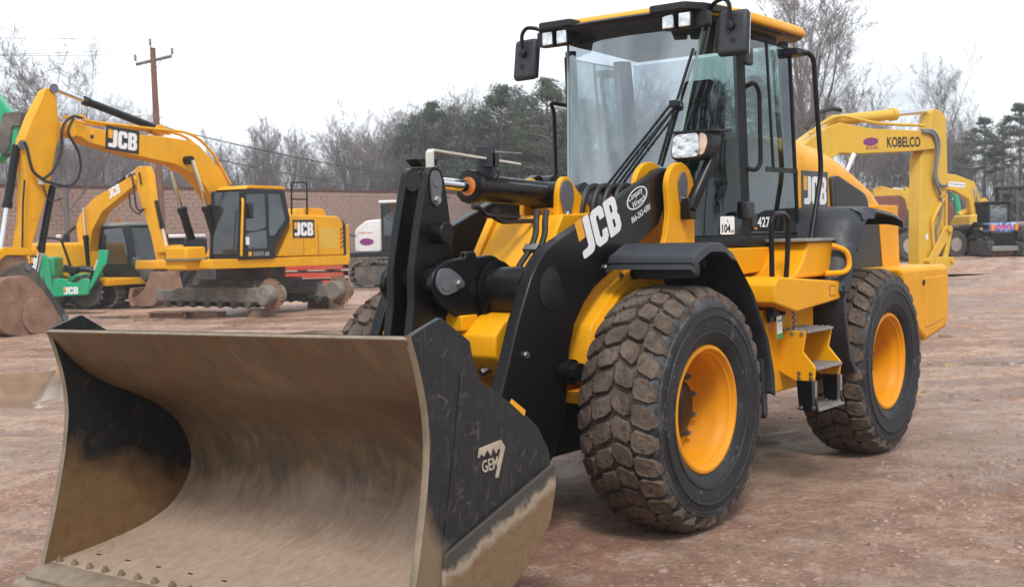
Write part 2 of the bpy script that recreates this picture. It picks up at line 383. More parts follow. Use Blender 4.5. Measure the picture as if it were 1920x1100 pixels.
# worn bucket steel: black paint left in the upper corners, clay film and polished steel on the floor
def bucket_mat(name, inner):
    t = NT(name); X = t.sep()
    ob = t.tc.outputs['Object']
    streak = t.noise(2.6, 9, .72, .8, vec=t.map(ob, (1.6, 2.6, 1.2), (.5, .3, .4)))
    fine = t.noise(18, 7, .74, .3, vec=t.map(ob, (.7, 1.8, .8), (.4, 0, .3)))
    scr = t.noise(40, 3, .6, 1.2, vec=t.map(ob, (.35, 2.5, .35), (0, .5, .3)))
    blot = t.noise(2.0, 6, .62, .3)
    clay = t.mix(t.ramp(blot, (.3, 0), (.7, 1)), (.165, .102, .050), (.250, .172, .100))
    clay = t.mix(t.ramp(streak, (.35, 0), (.7, .7)), clay, (.110, .066, .032))
    pale = t.mix(t.ramp(fine, (.35, 0), (.7, 1)), (.330, .232, .165), (.445, .342, .262))
    blk = t.mix(t.ramp(scr, (.55, 0), (.72, .55)), (.011, .0115, .012), (.07, .055, .042))
    zz = t.math('ADD', X['Z'], t.mult(t.math('SUBTRACT', blot, .5), .45))
    zz = t.math('ADD', zz, t.mult(t.math('SUBTRACT', streak, .5), .25))
    if inner == 'wrap':
        lo = t.ramp(zz, (.22, 1), (.52, 0))                         # floor and lower curve: pale dried clay
        bk = t.mult(t.ramp(zz, (.40, 0), (.52, 1), (.70, 1), (.95, .15)), t.ramp(t.math('ADD', t.mult(streak, .8), t.mult(fine, .25)), (.42, .10), (.62, .75)))
        c = t.mix(lo, clay, pale); c = t.mix(bk, c, (.060, .052, .046))
        flat = t.mult(t.ramp(scr, (.62, 0), (.75, .55)), 1); c = t.mix(t.mult(flat, .5), c, (.04, .034, .03))
        l1 = t.noise(1.0, 3, .6, .2, vec=t.map(ob, (2.0, 36, 2.0), (.35, .2, .45))); l2 = t.noise(1.0, 3, .6, .2, vec=t.map(ob, (2.2, 44, 2.2), (-.3, .3, -.5), (3, 1, 2)))
        gt = t.ramp(t.noise(1.6, 5, .7, .4, vec=t.map(ob, (1, 1, 1), (0, 0, 0), (9, 4, 2))), (.50, 0), (.66, 1)); c = t.mix(t.mult(t.ramp(l1, (.64, 0), (.68, .45)), gt), c, (.42, .34, .27)); c = t.mix(t.mult(t.ramp(l2, (.64, 0), (.68, .45)), gt), c, (.085, .066, .052))
        rs = t.mult(t.ramp(t.noise(3.4, 7, .7, .6, vec=t.map(ob, (1, 1, 1), (0, 0, 0), (5, 2, 1))), (.55, 0), (.64, .6)), t.ramp(zz, (.6, .25), (1.0, 1))); c = t.mix(rs, c, (.20, .085, .032))
        t.set(col=c, rough=t.ramp(fine, (.3, .42), (.7, .68)), metal=.0, spec=.4)
    elif inner == 'side':
        xx = t.math('SUBTRACT', zz, t.mult(t.math('SUBTRACT', X['X'], 2.2), .35))
        c = t.mix(t.ramp(xx, (.42, 1), (.60, 0)), blk, t.mix(t.ramp(fine, (.3, 0), (.7, 1)), (.15, .082, .034), (.215, .13, .064)))
        t.set(col=c, rough=.58, spec=.35)
    else:
        xx = t.math('ADD', zz, t.mult(t.math('SUBTRACT', X['X'], 2.2), .55))
        dirt = t.ramp(xx, (.36, 1), (.50, 0))
        c = t.mix(t.mult(t.ramp(t.noise(6, 7, .7), (.5, 0), (.75, .5)), 1), (.0105, .0115, .0135), (.048, .046, .045))
        c = t.mix(t.ramp(scr, (.60, 0), (.70, .5)), c, (.11, .10, .095))
        for k, (ro, sc) in enumerate((((0, .35, 0), (130, 4, 4)), ((0, 1.2, 0), (150, 4, 4.5)), ((0, -.7, 0), (140, 4, 5)), ((0, 2.0, 0), (120, 4, 6)))):
            ln = t.noise(1.0, 2, .5, .0, vec=t.map(ob, sc, ro, (k*3.1, 0, k))); gate = t.noise(2.5, 3, .6, vec=t.map(ob, (1, 1, 1), (0, 0, 0), (k*7., 2, 1)))
            c = t.mix(t.mult(t.ramp(ln, (.67, 0), (.70, .40)), t.ramp(gate, (.45, 0), (.6, 1))), c, (.13, .125, .12))
        foot = t.math('ADD', t.math('SUBTRACT', X['Z'], t.mult(t.math('SUBTRACT', X['X'], 2.60), 1.6)), t.mult(t.math('SUBTRACT', streak, .5), .35))
        c = t.mix(t.ramp(foot, (.40, .85), (.56, 0)), c, (.23, .165, .10))
        t.set(col=c, rough=t.ramp(fine, (.3, .38), (.7, .6)), spec=.45)
    t.bump(t.math('ADD', t.noise(60, 5, .7), t.mult(scr, .5)), .0014, .4); return t
bucket_mat('bucket_wrap', 'wrap'); bucket_mat('bucket_side_in', 'side'); bucket_mat('bucket_out', None)
t = NT('wear_plate'); X = t.sep(); ob = t.tc.outputs['Object']; f = t.noise(7, 7, .66, .5); g = t.noise(30, 5, .7)
d = t.math('ADD', t.math('ADD', X['Z'], t.mult(X['X'], .32)), t.math('SUBTRACT', t.mult(t.math('SUBTRACT', f, .5), .16), .8))
c = t.mix(t.ramp(g, (.3, 0), (.7, 1)), (.150, .090, .045), (.235, .150, .082)); c = t.mix(t.ramp(d, (.335, 0), (.365, .8)), c, (.36, .30, .22)); c = t.mix(t.ramp(d, (.375, 0), (.405, .9)), c, (.026, .025, .025))
t.set(col=c, rough=.6); t.bump(g, .002, .4)

t = NT('rust'); f = t.noise(3, 8, .65, .3); g = t.noise(22, 5, .7)
t.set(col=t.mix(t.ramp(f, (.3, 0), (.7, 1)), (.16, .082, .05), t.mix(t.ramp(g, (.3, 0), (.7, 1)), (.26, .14, .085), (.36, .25, .18))), rough=.82); t.bump(g, .004, .5)
t = NT('dusty_steel'); f = t.noise(4, 8, .65, .3); g = t.noise(22, 5, .7)
t.set(col=t.mix(t.ramp(f, (.3, 0), (.7, 1)), (.10, .095, .085), t.mix(t.ramp(g, (.3, 0), (.7, 1)), (.22, .20, .165), (.33, .29, .235))), rough=.75); t.bump(g, .004, .5)
# tyre rubber: dusty tread, black sidewall with scuffs
t = NT('rubber'); f = t.noise(3.0, 7, .66, .6); g = t.noise(40, 5, .7); sc = t.noise(9, 5, .7, 1.5, vec=t.map(t.tc.outputs['Object'], (1, .3, 1)))
c = t.mix(t.ramp(f, (.42, 0), (.70, .65)), (.0095, .0105, .013), (.036, .038, .043)); c = t.mix(t.ramp(sc, (.60, 0), (.67, .5)), c, (.20, .205, .215))
c = t.mix(t.ramp(t.noise(1.7, 6, .7), (.60, 0), (.75, .4)), c, (.15, .105, .075))
X = t.sep(); rad = t.math('SQRT', t.math('ADD', t.mult(X['X'], X['X']), t.mult(X['Z'], X['Z'])))
c = t.mix(t.mult(t.ramp(rad, (.60, 0), (.63, 1), (.70, 1)), t.ramp(t.noise(6, 6, .7, .8), (.44, .0), (.66, .75))), c, (.13, .133, .14))
c = t.mix(t.mult(t.ramp(rad, (.36, 1), (.40, 0)), .6), c, (.012, .012, .013))
t.set(col=c, rough=t.ramp(f, (.3, .46), (.7, .75)), spec=.4); t.bump(g, .0015, .4)
t = NT('tread'); f = t.noise(5, 7, .66, .4); g = t.noise(34, 5, .72)
c = t.mix(t.ramp(f, (.38, 0), (.68, 1)), (.075, .054, .040), (.175, .132, .102)); c = t.mix(t.ramp(g, (.52, 0), (.64, .8)), c, (.030, .026, .023))
t.set(col=c, rough=.86, spec=.25); t.bump(g, .009, .9)
# ribs for grille mesh
t = NT('mesh_black'); v = t.voro(120, rnd=0); t.set(col=t.ramp(v, (.2, .004), (.5, .03)), rough=.55)
# brick/block wall
t = NT('block'); oi = t.n.new('ShaderNodeNewGeometry'); f = t.noise(.35, 6, .65); g = t.noise(12, 5, .7)
c = t.mix(oi.outputs['Random Per Island'], (.330, .226, .182), (.350, .242, .198)); c = t.mix(t.ramp(f, (.35, 0), (.7, .5)), c, (.30, .20, .165))
t.set(col=c, rough=.9); t.bump(g, .02, .6)
plain('mortar', (.335, .230, .186), .95, 0, .15)
plain('wall_cap', (.10, .035, .03), .7, 0, .2)
# wood, bark and foliage
t = NT('pole_wood'); f = t.noise(5, 6, .65, .4, vec=t.map(t.tc.outputs['Object'], (6, 6, .5))); t.set(col=t.mix(t.ramp(f, (.3, 0), (.7, 1)), (.115, .048, .030), (.225, .105, .068)), rough=.85); t.bump(f, .01, .5)
def bark(name, a, b):
    t = NT(name); f = t.noise(3, 6, .65, .4, vec=t.map(t.tc.outputs['Object'], (3, 3, .5))); t.set(col=t.mix(t.ramp(f, (.3, 0), (.7, 1)), a, b), rough=.9, spec=.2); return t
bark('bark', (.100, .088, .084), (.185, .170, .162))
bark('twig', (.150, .130, .124), (.225, .200, .192))
bark('twig_red', (.140, .110, .104), (.205, .170, .160))
bark('pine_bark', (.095, .068, .055), (.17, .125, .10))
def leafy(name, a, b):
    t = NT(name); g = t.n.new('ShaderNodeNewGeometry'); f = t.noise(.7, 3, .6)
    c = t.mix(g.outputs['Random Per Island'], a, b); c = t.mix(t.ramp(f, (.35, 0), (.7, .5)), c, tuple(x*.72 for x in a)); t.set(col=c, rough=.7, spec=.25); return t
leafy('needles', (.072, .088, .062), (.120, .138, .098))
leafy('needles_pale', (.060, .076, .048), (.105, .122, .078))
leafy('brush', (.115, .092, .070), (.20, .165, .125))
# ground: wet red-brown clay with grit
t = NT('mud'); ob = t.tc.outputs['Object']; along = t.map(ob, (.30, 1.0, 1.0), (0, 0, -2.22 + .12))          # tracks run across the yard
big = t.noise(.14, 6, .6, .3); mid = t.noise(1.0, 9, .72, .35); fin = t.noise(9, 8, .78); gr = t.noise(70, 4, .75); trk = t.noise(.55, 8, .70, .35, vec=along)
c = t.mix(t.ramp(mid, (.38, 0), (.62, 1)), (0.240, 0.122, 0.074), (0.403, 0.257, 0.178))
c = t.mix(t.ramp(big, (.46, 0), (.60, .55)), c, (0.433, 0.304, 0.222))
c = t.mix(t.ramp(trk, (.51, 0), (.60, .80)), c, (0.275, 0.122, 0.071))                                    # red clay turned up by tracks
c = t.mix(t.ramp(trk, (.32, .7), (.42, 0)), c, (0.530, 0.408, 0.315))
c = t.mix(t.ramp(fin, (.52, 0), (.66, .65)), c, (0.153, 0.082, 0.052)); c = t.mix(t.ramp(fin, (.36, .6), (.44, 0)), c, (0.510, 0.380, 0.290))
def grit(scale, mask, amt):                                                                            # gravel: every cell its own tone
    vc = t.voro(scale, out='Color'); vd = t.voro(scale); s3 = t.n.new('ShaderNodeSeparateColor'); t.lk(vc, s3.inputs[0])
    tone = t.ramp(s3.outputs[0], (0, (0.102, 0.062, 0.042)), (.45, (0.245, 0.157, 0.109)), (.75, (0.367, 0.275, 0.206)), (1, (0.530, 0.437, 0.353)))
    k = t.mult(t.mult(t.ramp(s3.outputs[1], (.45, 0), (.5, 1)), t.ramp(vd, (.22, 1), (.42, 0))), mask); return tone, t.mult(k, amt), k
g1 = grit(26, t.ramp(t.noise(.9, 6, .7), (.50, .0), (.64, 1)), .8); c = t.mix(g1[1], c, g1[0])
g2 = grit(75, t.ramp(t.noise(1.7, 6, .7), (.46, .1), (.62, 1)), .6); c = t.mix(g2[1], c, g2[0])
f2 = t.noise(30, 6, .72); f3 = t.noise(3.2, 8, .74, .4); c = t.mix(t.ramp(f3, (.50, 0), (.58, .55)), c, (.165, .090, .060)); c = t.mix(t.ramp(f3, (.38, .5), (.45, 0)), c, (.46, .35, .285)); c = t.mix(t.ramp(f2, (.53, 0), (.62, .50)), c, (.150, .088, .062)); c = t.mix(t.ramp(f2, (.38, .5), (.44, 0)), c, (.47, .37, .305))
at = t.n.new('ShaderNodeAttribute'); at.attribute_name = 'rut'; rut = t.ramp(t.math('ADD', at.outputs['Fac'], t.mult(t.math('SUBTRACT', fin, .5), .7)), (.25, 0), (.70, 1))
c = t.mix(t.mult(rut, .75), c, (.150, .078, .050))  # wet ruts; colour also darkened to stand in for their missing shading
wet = t.math('MAXIMUM', t.ramp(t.noise(.42, 8, .70, .5), (.48, 0), (.57, 1)), t.mult(rut, .8)); c = t.mix(t.mult(wet, .50), c, (0.178, 0.106, 0.071))
c = t.mix(1.0, c, (1.52, 1.53, 1.55), 'MULTIPLY')
t.set(col=c, rough=t.mix(wet, (.80,)*3, (.22,)*3), spec=.5)
h = t.math('ADD', t.math('ADD', t.math('ADD', t.mult(mid, 1.2), t.mult(f3, .8)), t.math('ADD', t.mult(fin, 1.0), t.mult(f2, .5))), t.math('ADD', t.mult(gr, .3), t.math('ADD', t.mult(g1[2], .5), t.mult(g2[2], .25)))); t.bump(h, .05, 1.0)
t = NT('puddle_water'); t.set(col=t.mix(t.ramp(t.noise(1.2, 4), (.3, 0), (.7, 1)), (.30, .20, .125), (.38, .26, .17)), rough=.03, spec=.6); t.bump(t.noise(14, 2), .004, .08)
t = NT('wet_film'); t.set(col=t.mix(t.ramp(t.noise(2.2, 5), (.3, 0), (.7, 1)), (.18, .125, .10), (.25, .19, .16)), rough=.10, spec=.7); t.bump(t.noise(8, 5, .7), .008, .25)
t = NT('lens_amber'); t.set(col=(.82, .56, .42), rough=.12, metal=.6); t.bump(t.voro(20), .008, .4)
t = NT('glass_edge'); t.set(col=(.25, .36, .32), rough=.15, spec=.6)
glass('glass_dark', (.10, .14, .135), add=.07, dirt=.06)
plain('hose_grey', (.16, .17, .18), .4)
plain('cab_grey', (.26, .30, .30), .4)
paint('cab_green', (.02, .10, .07), amt=.1)
paint('rust_red', (.20, .072, .052), (.26,.17,.13), amt=.4, rough=.75, coat=0)
plain('rubber_old', (.075, .066, .058), .85, 0, .3)
plain('grey_wood', (.22, .21, .19), .85, 0, .2)
t = NT('blue_wrap'); t.set(col=t.ramp(t.noise(6, 4, .6, 1.2), (.35, (.02, .05, .22)), (.5, (.06, .16, .5)), (.62, (.55, .6, .7))), rough=.35)
t = NT('leaf_litter'); f = t.noise(.5, 6, .65); t.set(col=t.mix(t.ramp(f, (.3, 0), (.7, 1)), (.105, .078, .060), (.185, .145, .115)), rough=.95, spec=.1)
glass('glass_pale', (.45, .55, .55), add=.12, dirt=.2)
_m = bpy.data.materials.new('haze'); _m.use_nodes = True; _n = _m.node_tree.nodes; _n.clear(); MATS['haze'] = _m
_o = _n.new('ShaderNodeOutputMaterial'); _v = _n.new('ShaderNodeVolumePrincipled'); _v.inputs['Color'].default_value = (.96, .975, 1.0, 1); _v.inputs['Density'].default_value = .0011; _v.inputs['Anisotropy'].default_value = .2
_m.node_tree.links.new(_v.outputs[0], _o.inputs['Volume'])
plain('rim_dusty', (.36, .32, .27), .7, 0, .2)
glass('glass_rear', (.55, .60, .62), add=.03, dirt=.01)
# ================================================================== THE WHEEL LOADER (heads along +X, its left side is +Y)
LD = thing('wheel_loader', 'yellow and black wheel loader in the foreground with its wide bucket on the ground', 'wheel loader')

def make_wheel(tyre_mat='rubber', R=.722, W=.26, rim_r=.37, n=31):
    """a wheel at the origin, axle along Y, outer face towards +Y"""
    w = bpy.data.objects.new('wheel', None); COL.objects.link(w)
    k = R/.722; kw = W/.26
    b = MB()
    prof = [(rim_r-.012, -.185), (.395, -.222), (.43, -.246), (.455, -.252), (.459, -.258), (.468, -.258), (.472, -.254), (.52, -.262), (.548, -.263), (.552, -.268), (.562, -.268), (.566, -.261), (.60, -.256), (.604, -.259), (.63, -.256), (.634, -.249), (.655, -.246), (.674, -.236), (.688, -.205), (.697, -.15), (.699, -.07), (.700, 0)]
    prof = prof + [(r, -y) for r, y in prof[-2::-1]]
    b.lathe([(r*k if r > rim_r else r, y*kw) for r, y in prof], (0,0,0), 'y', 72, cap=False)
    b.build('tyre', tyre_mat, w, smooth=40)
    b = MB(); rnd = random.Random(4)
    for row, yc in enumerate((-.190, -.064, .064, .190)):
        for i in range(n):
            a0 = 2*PI*(i + (.5 if row % 2 else 0) + .12*(1 if row > 1 else -1))/n
            sk = .35*(1 if row > 1 else -1)
            hw, hl = (.061 if row in (1, 2) else .059), .059
            out = [(-hw, -hl*.6), (-hw*.55, -hl), (hw*.75, -hl), (hw, -hl*.5), (hw, hl*.6), (hw*.6, hl), (-hw*.7, hl), (-hw, hl*.55)]
            rings = []
            jit = [(rnd.uniform(-.006, .006), rnd.uniform(-.006, .006)) for _ in out]
            for rr, sc in ((.685, 1.02), (.730, .97), (.7355, .925)):
                ring = []
                for (y, l), (jy, jl) in zip(out, jit):
                    yy = yc + (y+jy)*sc; ll = (l+jl)*sc + y*sk; r2 = rr
                    e = max(0, abs(yy)-.165)
                    r2 -= e*e*5.5
                    if row in (0, 3) and abs(yy) > .215: r2 -= .012
                    a = a0 + ll/.72
                    ring.append((r2*k*math.sin(a), yy*kw, r2*k*math.cos(a)))
                rings.append(ring)
            b.loft(rings)
    b.lathe([(.694, -.2), (.7015, -.15), (.704, 0), (.7015, .15), (.694, .2)], (0,0,0), 'y', 72, cap=False)
    b.build('tread', 'tread', w, smooth=None)
    b = MB()
    f = rim_r/.37
    b.lathe([(.30, -.2), (.352, -.205), (.372, -.215), (.372, .188), (.384, .196), (.386, .212), (.378, .222), (.362, .223), (.353, .212), (.347, .196), (.338, .190), (.335, .165), (.322, .148), (.316, .10), (.312, -.02), (.30, -.045), (.27, -.052), (.0, -.052)], (0,0,0), 'y', 64, cap=False)
    for v in range(len(b.v)): x, y, z = b.v[v]; b.v[v] = (x*f, y, z*f)
    b.build('rim', 'rim_yellow', w, smooth=35)
    b = MB(); b.lathe([(.20*f, -.05), (.20*f, -.03), (.17*f, -.015), (.165*f, .03), (.12*f, .05), (.0, .05)], (0,0,0), 'y', 40, cap=False); b.build('hub', 'black_paint', w, smooth=35)
    b = MB()
    for i in range(12):
        a = 2*PI*(i+.3)/12; c = (.245*f*math.cos(a), -.052, .245*f*math.sin(a))
        b.lathe([(.034, 0), (.034, .008), (.024, .010), (.024, .040), (.014, .041), (.014, .062)], c, 'y', 6)
    b.build('wheel_nuts', 'pin_grey', w, smooth=30)
    return w
W0 = make_wheel()
_first = True
for x in (0.0, -3.03):
    for sd in (1, -1):
        w = W0 if _first else copy_tree(W0)
        _first = False
        w.parent = LD; w.location = (x, sd*.945, .722) if (x < 0 or sd > 0) else (.10, -1.0, .722); w.rotation_euler = (0, .37*(x+1)+(.9 if sd < 0 else 0), 0 if sd > 0 else PI)

# ---- frames and axles
for x in (0, -3.03):
    b = MB(); b.lathe([(.11, -.80), (.16, -.7), (.15, -.45), (.22, -.22), (.24, 0), (.22, .22), (.15, .45), (.16, .7), (.11, .80)], (x, 0, .722), 'y', 24); b.build('axle', 'black_paint', LD)
FF = holder('front_frame', LD)
b = MB()
b.prism(rounded([(.86, .98), (1.02, 1.06), (1.02, 1.16), (.92, 1.26), (.70, 1.34), (.50, 1.50), (.18, 1.90), (-.35, 1.92), (-.85, 1.62), (-1.0, 1.2), (-1.0, .72), (-.2, .60), (.55, .72)], .03), 'y', -.24, .24)
b.build('hull', 'yellow', FF, bevel=.012)
b = MB()                                                   # nose with its little ledge
b.prism([(.64, 1.30), (.80, 1.36), (1.00, 1.30), (1.10, 1.22), (1.10, 1.10), (.95, .96), (.62, .92)], 'y', -.43, .43)
b.build('nose', 'yellow', FF, bevel=.015)
b = MB(); b.span((.98, -.10, 1.24), (1.13, .22, 1.33)); b.build('ledge', 'yellow', FF, bevel=.01)
for sd in (1, -1):
    b = MB()
    out = [(-.47, 2.13), (-.52, 2.20), (-.60, 2.245), (-.70, 2.255), (-.80, 2.22), (-.865, 2.13), (-.89, 1.95), (-.89, 1.62), (-.98, 1.3), (-.98, .74), (-.2, .64), (.38, .76), (.55, .98), (.52, 1.18), (.36, 1.36), (.02, 1.55), (-.36, 1.74), (-.48, 1.86)]
    out = [(x, z if sd > 0 else min(z, 1.93)) for x, z in out]; b.prism(rounded(out, .05) if sd > 0 else out, 'y', sd*.365, sd*.405); b.build('inner_side_plate', 'yellow', FF, bevel=.006)
    b = MB()
    out = [(-.50, 2.10), (-.54, 2.18), (-.62, 2.235), (-.71, 2.24), (-.80, 2.20), (-.86, 2.10), (-.86, 1.70), (-.93, 1.3), (-.93, .80), (-.15, .70), (.25, .82), (.40, 1.02), (.35, 1.20), (.10, 1.40), (-.30, 1.58), (-.47, 1.72), (-.52, 1.90)]
    out = [(x, z if sd > 0 else min(z, 1.93)) for x, z in out]; b.prism(rounded(out, .05) if sd > 0 else out, 'y', sd*.585, sd*.625); b.build('outer_side_plate', 'yellow', FF, bevel=.006)
    b = MB()
    b.prism([(.42, 1.00), (.36, 1.22), (.08, 1.44), (-.32, 1.62), (-.86, 1.66), (-.9, .82), (-.15, .72), (.25, .84)], 'y', sd*.40, sd*.59); b.build('side_box', 'yellow', FF, bevel=.02)
    b = MB(); b.prism(rounded([(-.755, 2.12), (-.70, 2.19), (-.625, 2.12), (-.655, 1.96), (-.725, 1.96)], .05), 'y', sd*.625, sd*.639); b.build('pin_keeper', 'pin_grey', FF)
    b = MB(); b.bolt((-.69, sd*.64, 1.985), 'y', .02, .014)
    if sd > 0: b.build('bolt', 'zinc', FF)
    # tilt-cylinder lug
    b = MB()
    out = [(.115, 1.35), (.075, 1.75), (.065, 2.02), (.05, 2.09), (.01, 2.145), (-.06, 2.15), (-.11, 2.10), (-.52, 1.78), (-.52, 1.35)]
    b.prism(rounded(out, .04), 'y', sd*.115, sd*.155); b.build('tilt_lug', 'yellow', FF, bevel=.006)
    b = MB(); b.prism(rounded([(-.10, 2.03), (-.075, 2.105), (-.02, 2.13), (.035, 2.105), (.055, 2.03), (.0, 1.87), (-.05, 1.87)], .045), 'y', sd*.155, sd*.168); b.build('pin_keeper', 'pin_grey', FF)
    b = MB(); b.bolt((-.025, .168, 1.905), 'y', .022, .014)
    if sd > 0: b.build('bolt', 'zinc', FF)
for sd in (1, -1):
    b = MB(); b.prism([(.55, 1.30), (.60, 1.36), (.22, 1.90), (.12, 1.90), (.15, 1.30)], 'y', sd*.242, sd*.30); b.build('cheek', 'yellow', FF, bevel=.006)
b = MB(); b.span((-.42, -.52, 1.80), (-.84, .40, 1.93)); b.build('cross_member', 'yellow', FF, bevel=.01)
b = MB(); b.span((.28, .40, .78), (.52, .70, .84)); b.build('axle_bracket', 'yellow', FF, bevel=.01)

b = MB(); b.span((-1.0, -.34, .42), (.55, .34, .66)); b.build('light_block_plate', 'black_paint', FF, bevel=.02)  # unseen plate added to block sky light under the machine
b = MB(); b.cyl((-2.6, 0, .62), (-.2, 0, .66), .06, 14); b.build('drive_shaft', 'frame_grey', FF)  # shaft added beneath along with the plate, also to block light
# ---- lift arms
for sd in (1, -1):
    AM = holder('lift_arm', LD)
    out = ([(-.60, 2.205), (.66, 1.735), (.76, 1.69), (.84, 1.625), (.915, 1.53), (.975, 1.42), (1.04, 1.30), (1.13, 1.09), (1.225, .88), (1.33, .62)] + arc((1.23, .42), .16, 40, -100, 8) +
           [(.95, .34), (.72, .50), (.60, .72), (.565, .95), (.545, 1.10), (.49, 1.245), (.38, 1.37), (.26, 1.46), (-.50, 1.83)] + arc((-.68, 2.10), .13, -60, -200, 8))
    b = MB(); b.prism(out, 'y', sd*.475, sd*.555); b.build('arm_plate', 'black_paint', AM, bevel=.008)
    b = MB(); b.lathe([(.118, 0), (.118, .03), (.112, .032), (.0, .032)], (.72, sd*.556 - (.033 if sd > 0 else 0)+ (.002 if sd>0 else 0), 1.465), 'y', 40); b.build('recess_dark_disc', 'plastic_dark', AM)  # flush dark disc standing in for the shade of an open recess
    b = MB(); b.lathe([(.130, .0), (.130, .006), (.118, .008), (.114, -.01)], (.72, sd*.552, 1.465), 'y', 40, cap=False); b.build('recess_rim', 'black_paint', AM)
    b = MB(); b.cyl((-.69, sd*.40, 2.11), (-.69, sd*.59, 2.11), .09, 24); b.build('pivot_boss', 'black_paint', AM)
    b = MB(); b.cyl((1.23, sd*.40, .42), (1.23, sd*.62, .42), .10, 24); b.build('pin_boss', 'black_paint', AM); b = MB(); b.cyl((.62, sd*.55, .98), (.62, sd*.68, .98), .055, 16); b.cyl((.62, sd*.60, .98), (.62, sd*.63, .98), .075, 16); b.build('pin_boss', 'black_paint', AM)
    # lift cylinder from frame to arm
    b = MB(); b.cyl((-.72, sd*.47, .92), (.05, sd*.47, .97), .075, 20); b.build('lift_cylinder', 'black_paint', AM)
    b = MB(); b.cyl((.05, sd*.47, .97), (.62, sd*.50, .98), .042, 16); b.build('cylinder_rod', 'chrome', AM)
    if sd > 0:
        b = MB(); b.bolt((.98, .555, 1.11), 'y', .016); b.bolt((-.02, .555, 1.515), 'y', .016); b.bolt((-.08, .53, 1.47), 'y', .018); b.bolt((-.14, .53, 1.49), 'y', .016); b.bolt((.14, .556, 1.57), 'y', .016); b.build('bolt', 'zinc', AM)
        rr = Vector((-.925, 0, .38)).normalized(); uu = Vector((.38, 0, .925)).normalized()
        jcb_logo((.385, .5552, 1.625), rr, uu, .47, AM, board=False)
        c = Vector((-.235, .5555, 2.0))
        oval(c, rr, uu, .265, .125, 'decal_white', AM, 'badge_ring', .002, hole=.90)
        letters('comp', c - rr*.105 + uu*.000, rr, uu, .185, .052, 'decal_white', AM); letters('wrench', c - rr*.075 - uu*.046, rr, uu, .165, .042, 'decal_white', AM)
        letters('phone', c - rr*.125 - uu*.125, rr, uu, .25, .04, 'decal_white', AM)
b = MB(); b.cyl((.80, -.48, 1.455), (.80, .48, 1.455), .142, 36); b.build('cross_tube', 'black_paint', LD)
for sd in (1, -1): b = MB(); b.lathe([(.14, -.012), (.178, -.008), (.178, .008), (.14, .012)], (.80, sd*.225, 1.455), 'y', 36); b.build('tube_collar', 'black_paint', LD)
for sd in (1, -1):
    b = MB()
    b.prism(rounded([(1.33, 1.60), (1.22, 1.645), (1.06, 1.655), (1.055, 1.69), (.965, 1.69), (.955, 1.655), (.80, 1.67), (.64, 1.58), (.60, 1.45), (.68, 1.29), (.86, 1.25), (1.02, 1.27), (1.30, 1.41), (1.37, 1.50)], .05), 'y', sd*.155, sd*.20)
    b.build('pivot_bracket', 'black_paint', LD, bevel=.008)
b = MB(); b.prism(rounded([(1.33, 1.53), (1.30, 1.60), (1.22, 1.605), (1.115, 1.545), (1.105, 1.50), (1.15, 1.475), (1.25, 1.45), (1.31, 1.47)], .045), 'y', .20, .218); b.build('pin_keeper', 'pin_grey', LD)
b = MB(); b.lathe([(.052, 0), (.052, .004), (.047, .004), (.0, .002)], (1.255, .218, 1.53), 'y', 28); b.build('pin_face', 'pin_grey', LD)
b = MB(); b.bolt((1.145, .218, 1.512), 'y', .022, .018); b.build('bolt', 'zinc', LD)
b = MB(); b.lathe([(.038, 0), (.038, .002), (0, .002)], (.99, .2005, 1.48), 'y', 24); b.build('locating_hole', 'plastic_dark', LD)
# ---- bell crank (two plates), tilt cylinder and bucket link
BC = holder('bell_crank', LD)
out = [(1.27, 2.09), (1.255, 2.145), (1.21, 2.175), (1.15, 2.165), (1.115, 2.10), (1.07, 1.86), (1.06, 1.70), (1.09, 1.45), (1.14, 1.20), (1.26, 1.02), (1.40, .93), (1.47, 1.0), (1.46, 1.10), (1.43, 1.25), (1.40, 1.40), (1.395, 1.60), (1.34, 1.84)]
for sd in (1, -1):
    b = MB(); b.prism(rounded(out, .04), 'y', sd*.05, sd*.105); b.build('crank_plate', 'black_paint', BC, bevel=.006)
b = MB(); b.cyl((1.20, -.05, 2.10), (1.20, .05, 2.10), .07, 24); b.build('crank_boss', 'black_paint', BC); b = MB(); b.cyl((1.25, -.16, 1.53), (1.25, .16, 1.53), .075, 24); b.build('crank_boss', 'black_paint', BC)
b = MB(); b.span((1.19, -.05, 1.70), (1.24, .05, 1.83)); b.build('stiffener', 'black_paint', BC)
b = MB(); b.prism(rounded([(1.245, 2.10), (1.225, 2.15), (1.18, 2.15), (1.15, 2.09), (1.17, 1.965), (1.20, 1.945), (1.235, 1.97)], .03), 'y', .105, .118); b.build('pin_keeper', 'pin_grey', BC)
b = MB(); b.lathe([(.036, 0), (.036, .004), (.032, .004), (0, .003)], (1.197, .118, 2.09), 'y', 24); b.build('pin_face', 'pin_grey', BC)
b = MB(); b.bolt((1.203, .118, 1.985), 'y', .020, .014); b.build('bolt', 'zinc', BC)
b = MB(); b.lathe([(.062, 0), (.062, .085), (.056, .092), (0, .092)], (1.20, .10, 1.80), 'y', 28); b.build('bump_stop', 'black_paint', BC)
b = MB(); b.prism(rounded([(1.35, .96), (1.46, .96), (1.80, .80), (1.80, .66), (1.70, .64), (1.36, .82)], .05), 'y', -.045, .045); b.build('bucket_link', 'black_paint', BC)
TC = holder('tilt_cylinder', LD)
A, B = Vector((1.20, 0, 2.095)), Vector((-.03, 0, 2.035)); d = (B-A).normalized()
b = MB(); b.tube([A, A+d*.55], .036, 24); b.build('rod', 'chrome', TC)
b = MB(); b.tube([A-d*.07, A+d*.08], .062, 20); b.build('rod_eye', 'black_paint', TC)
b = MB(); b.tube([A+d*.42, A+d*.425, A+d*.47, A+d*.48, A+d*.50], [.085, .102, .102, .094, .088], 12); b.build('gland_nut', 'black_paint', TC)
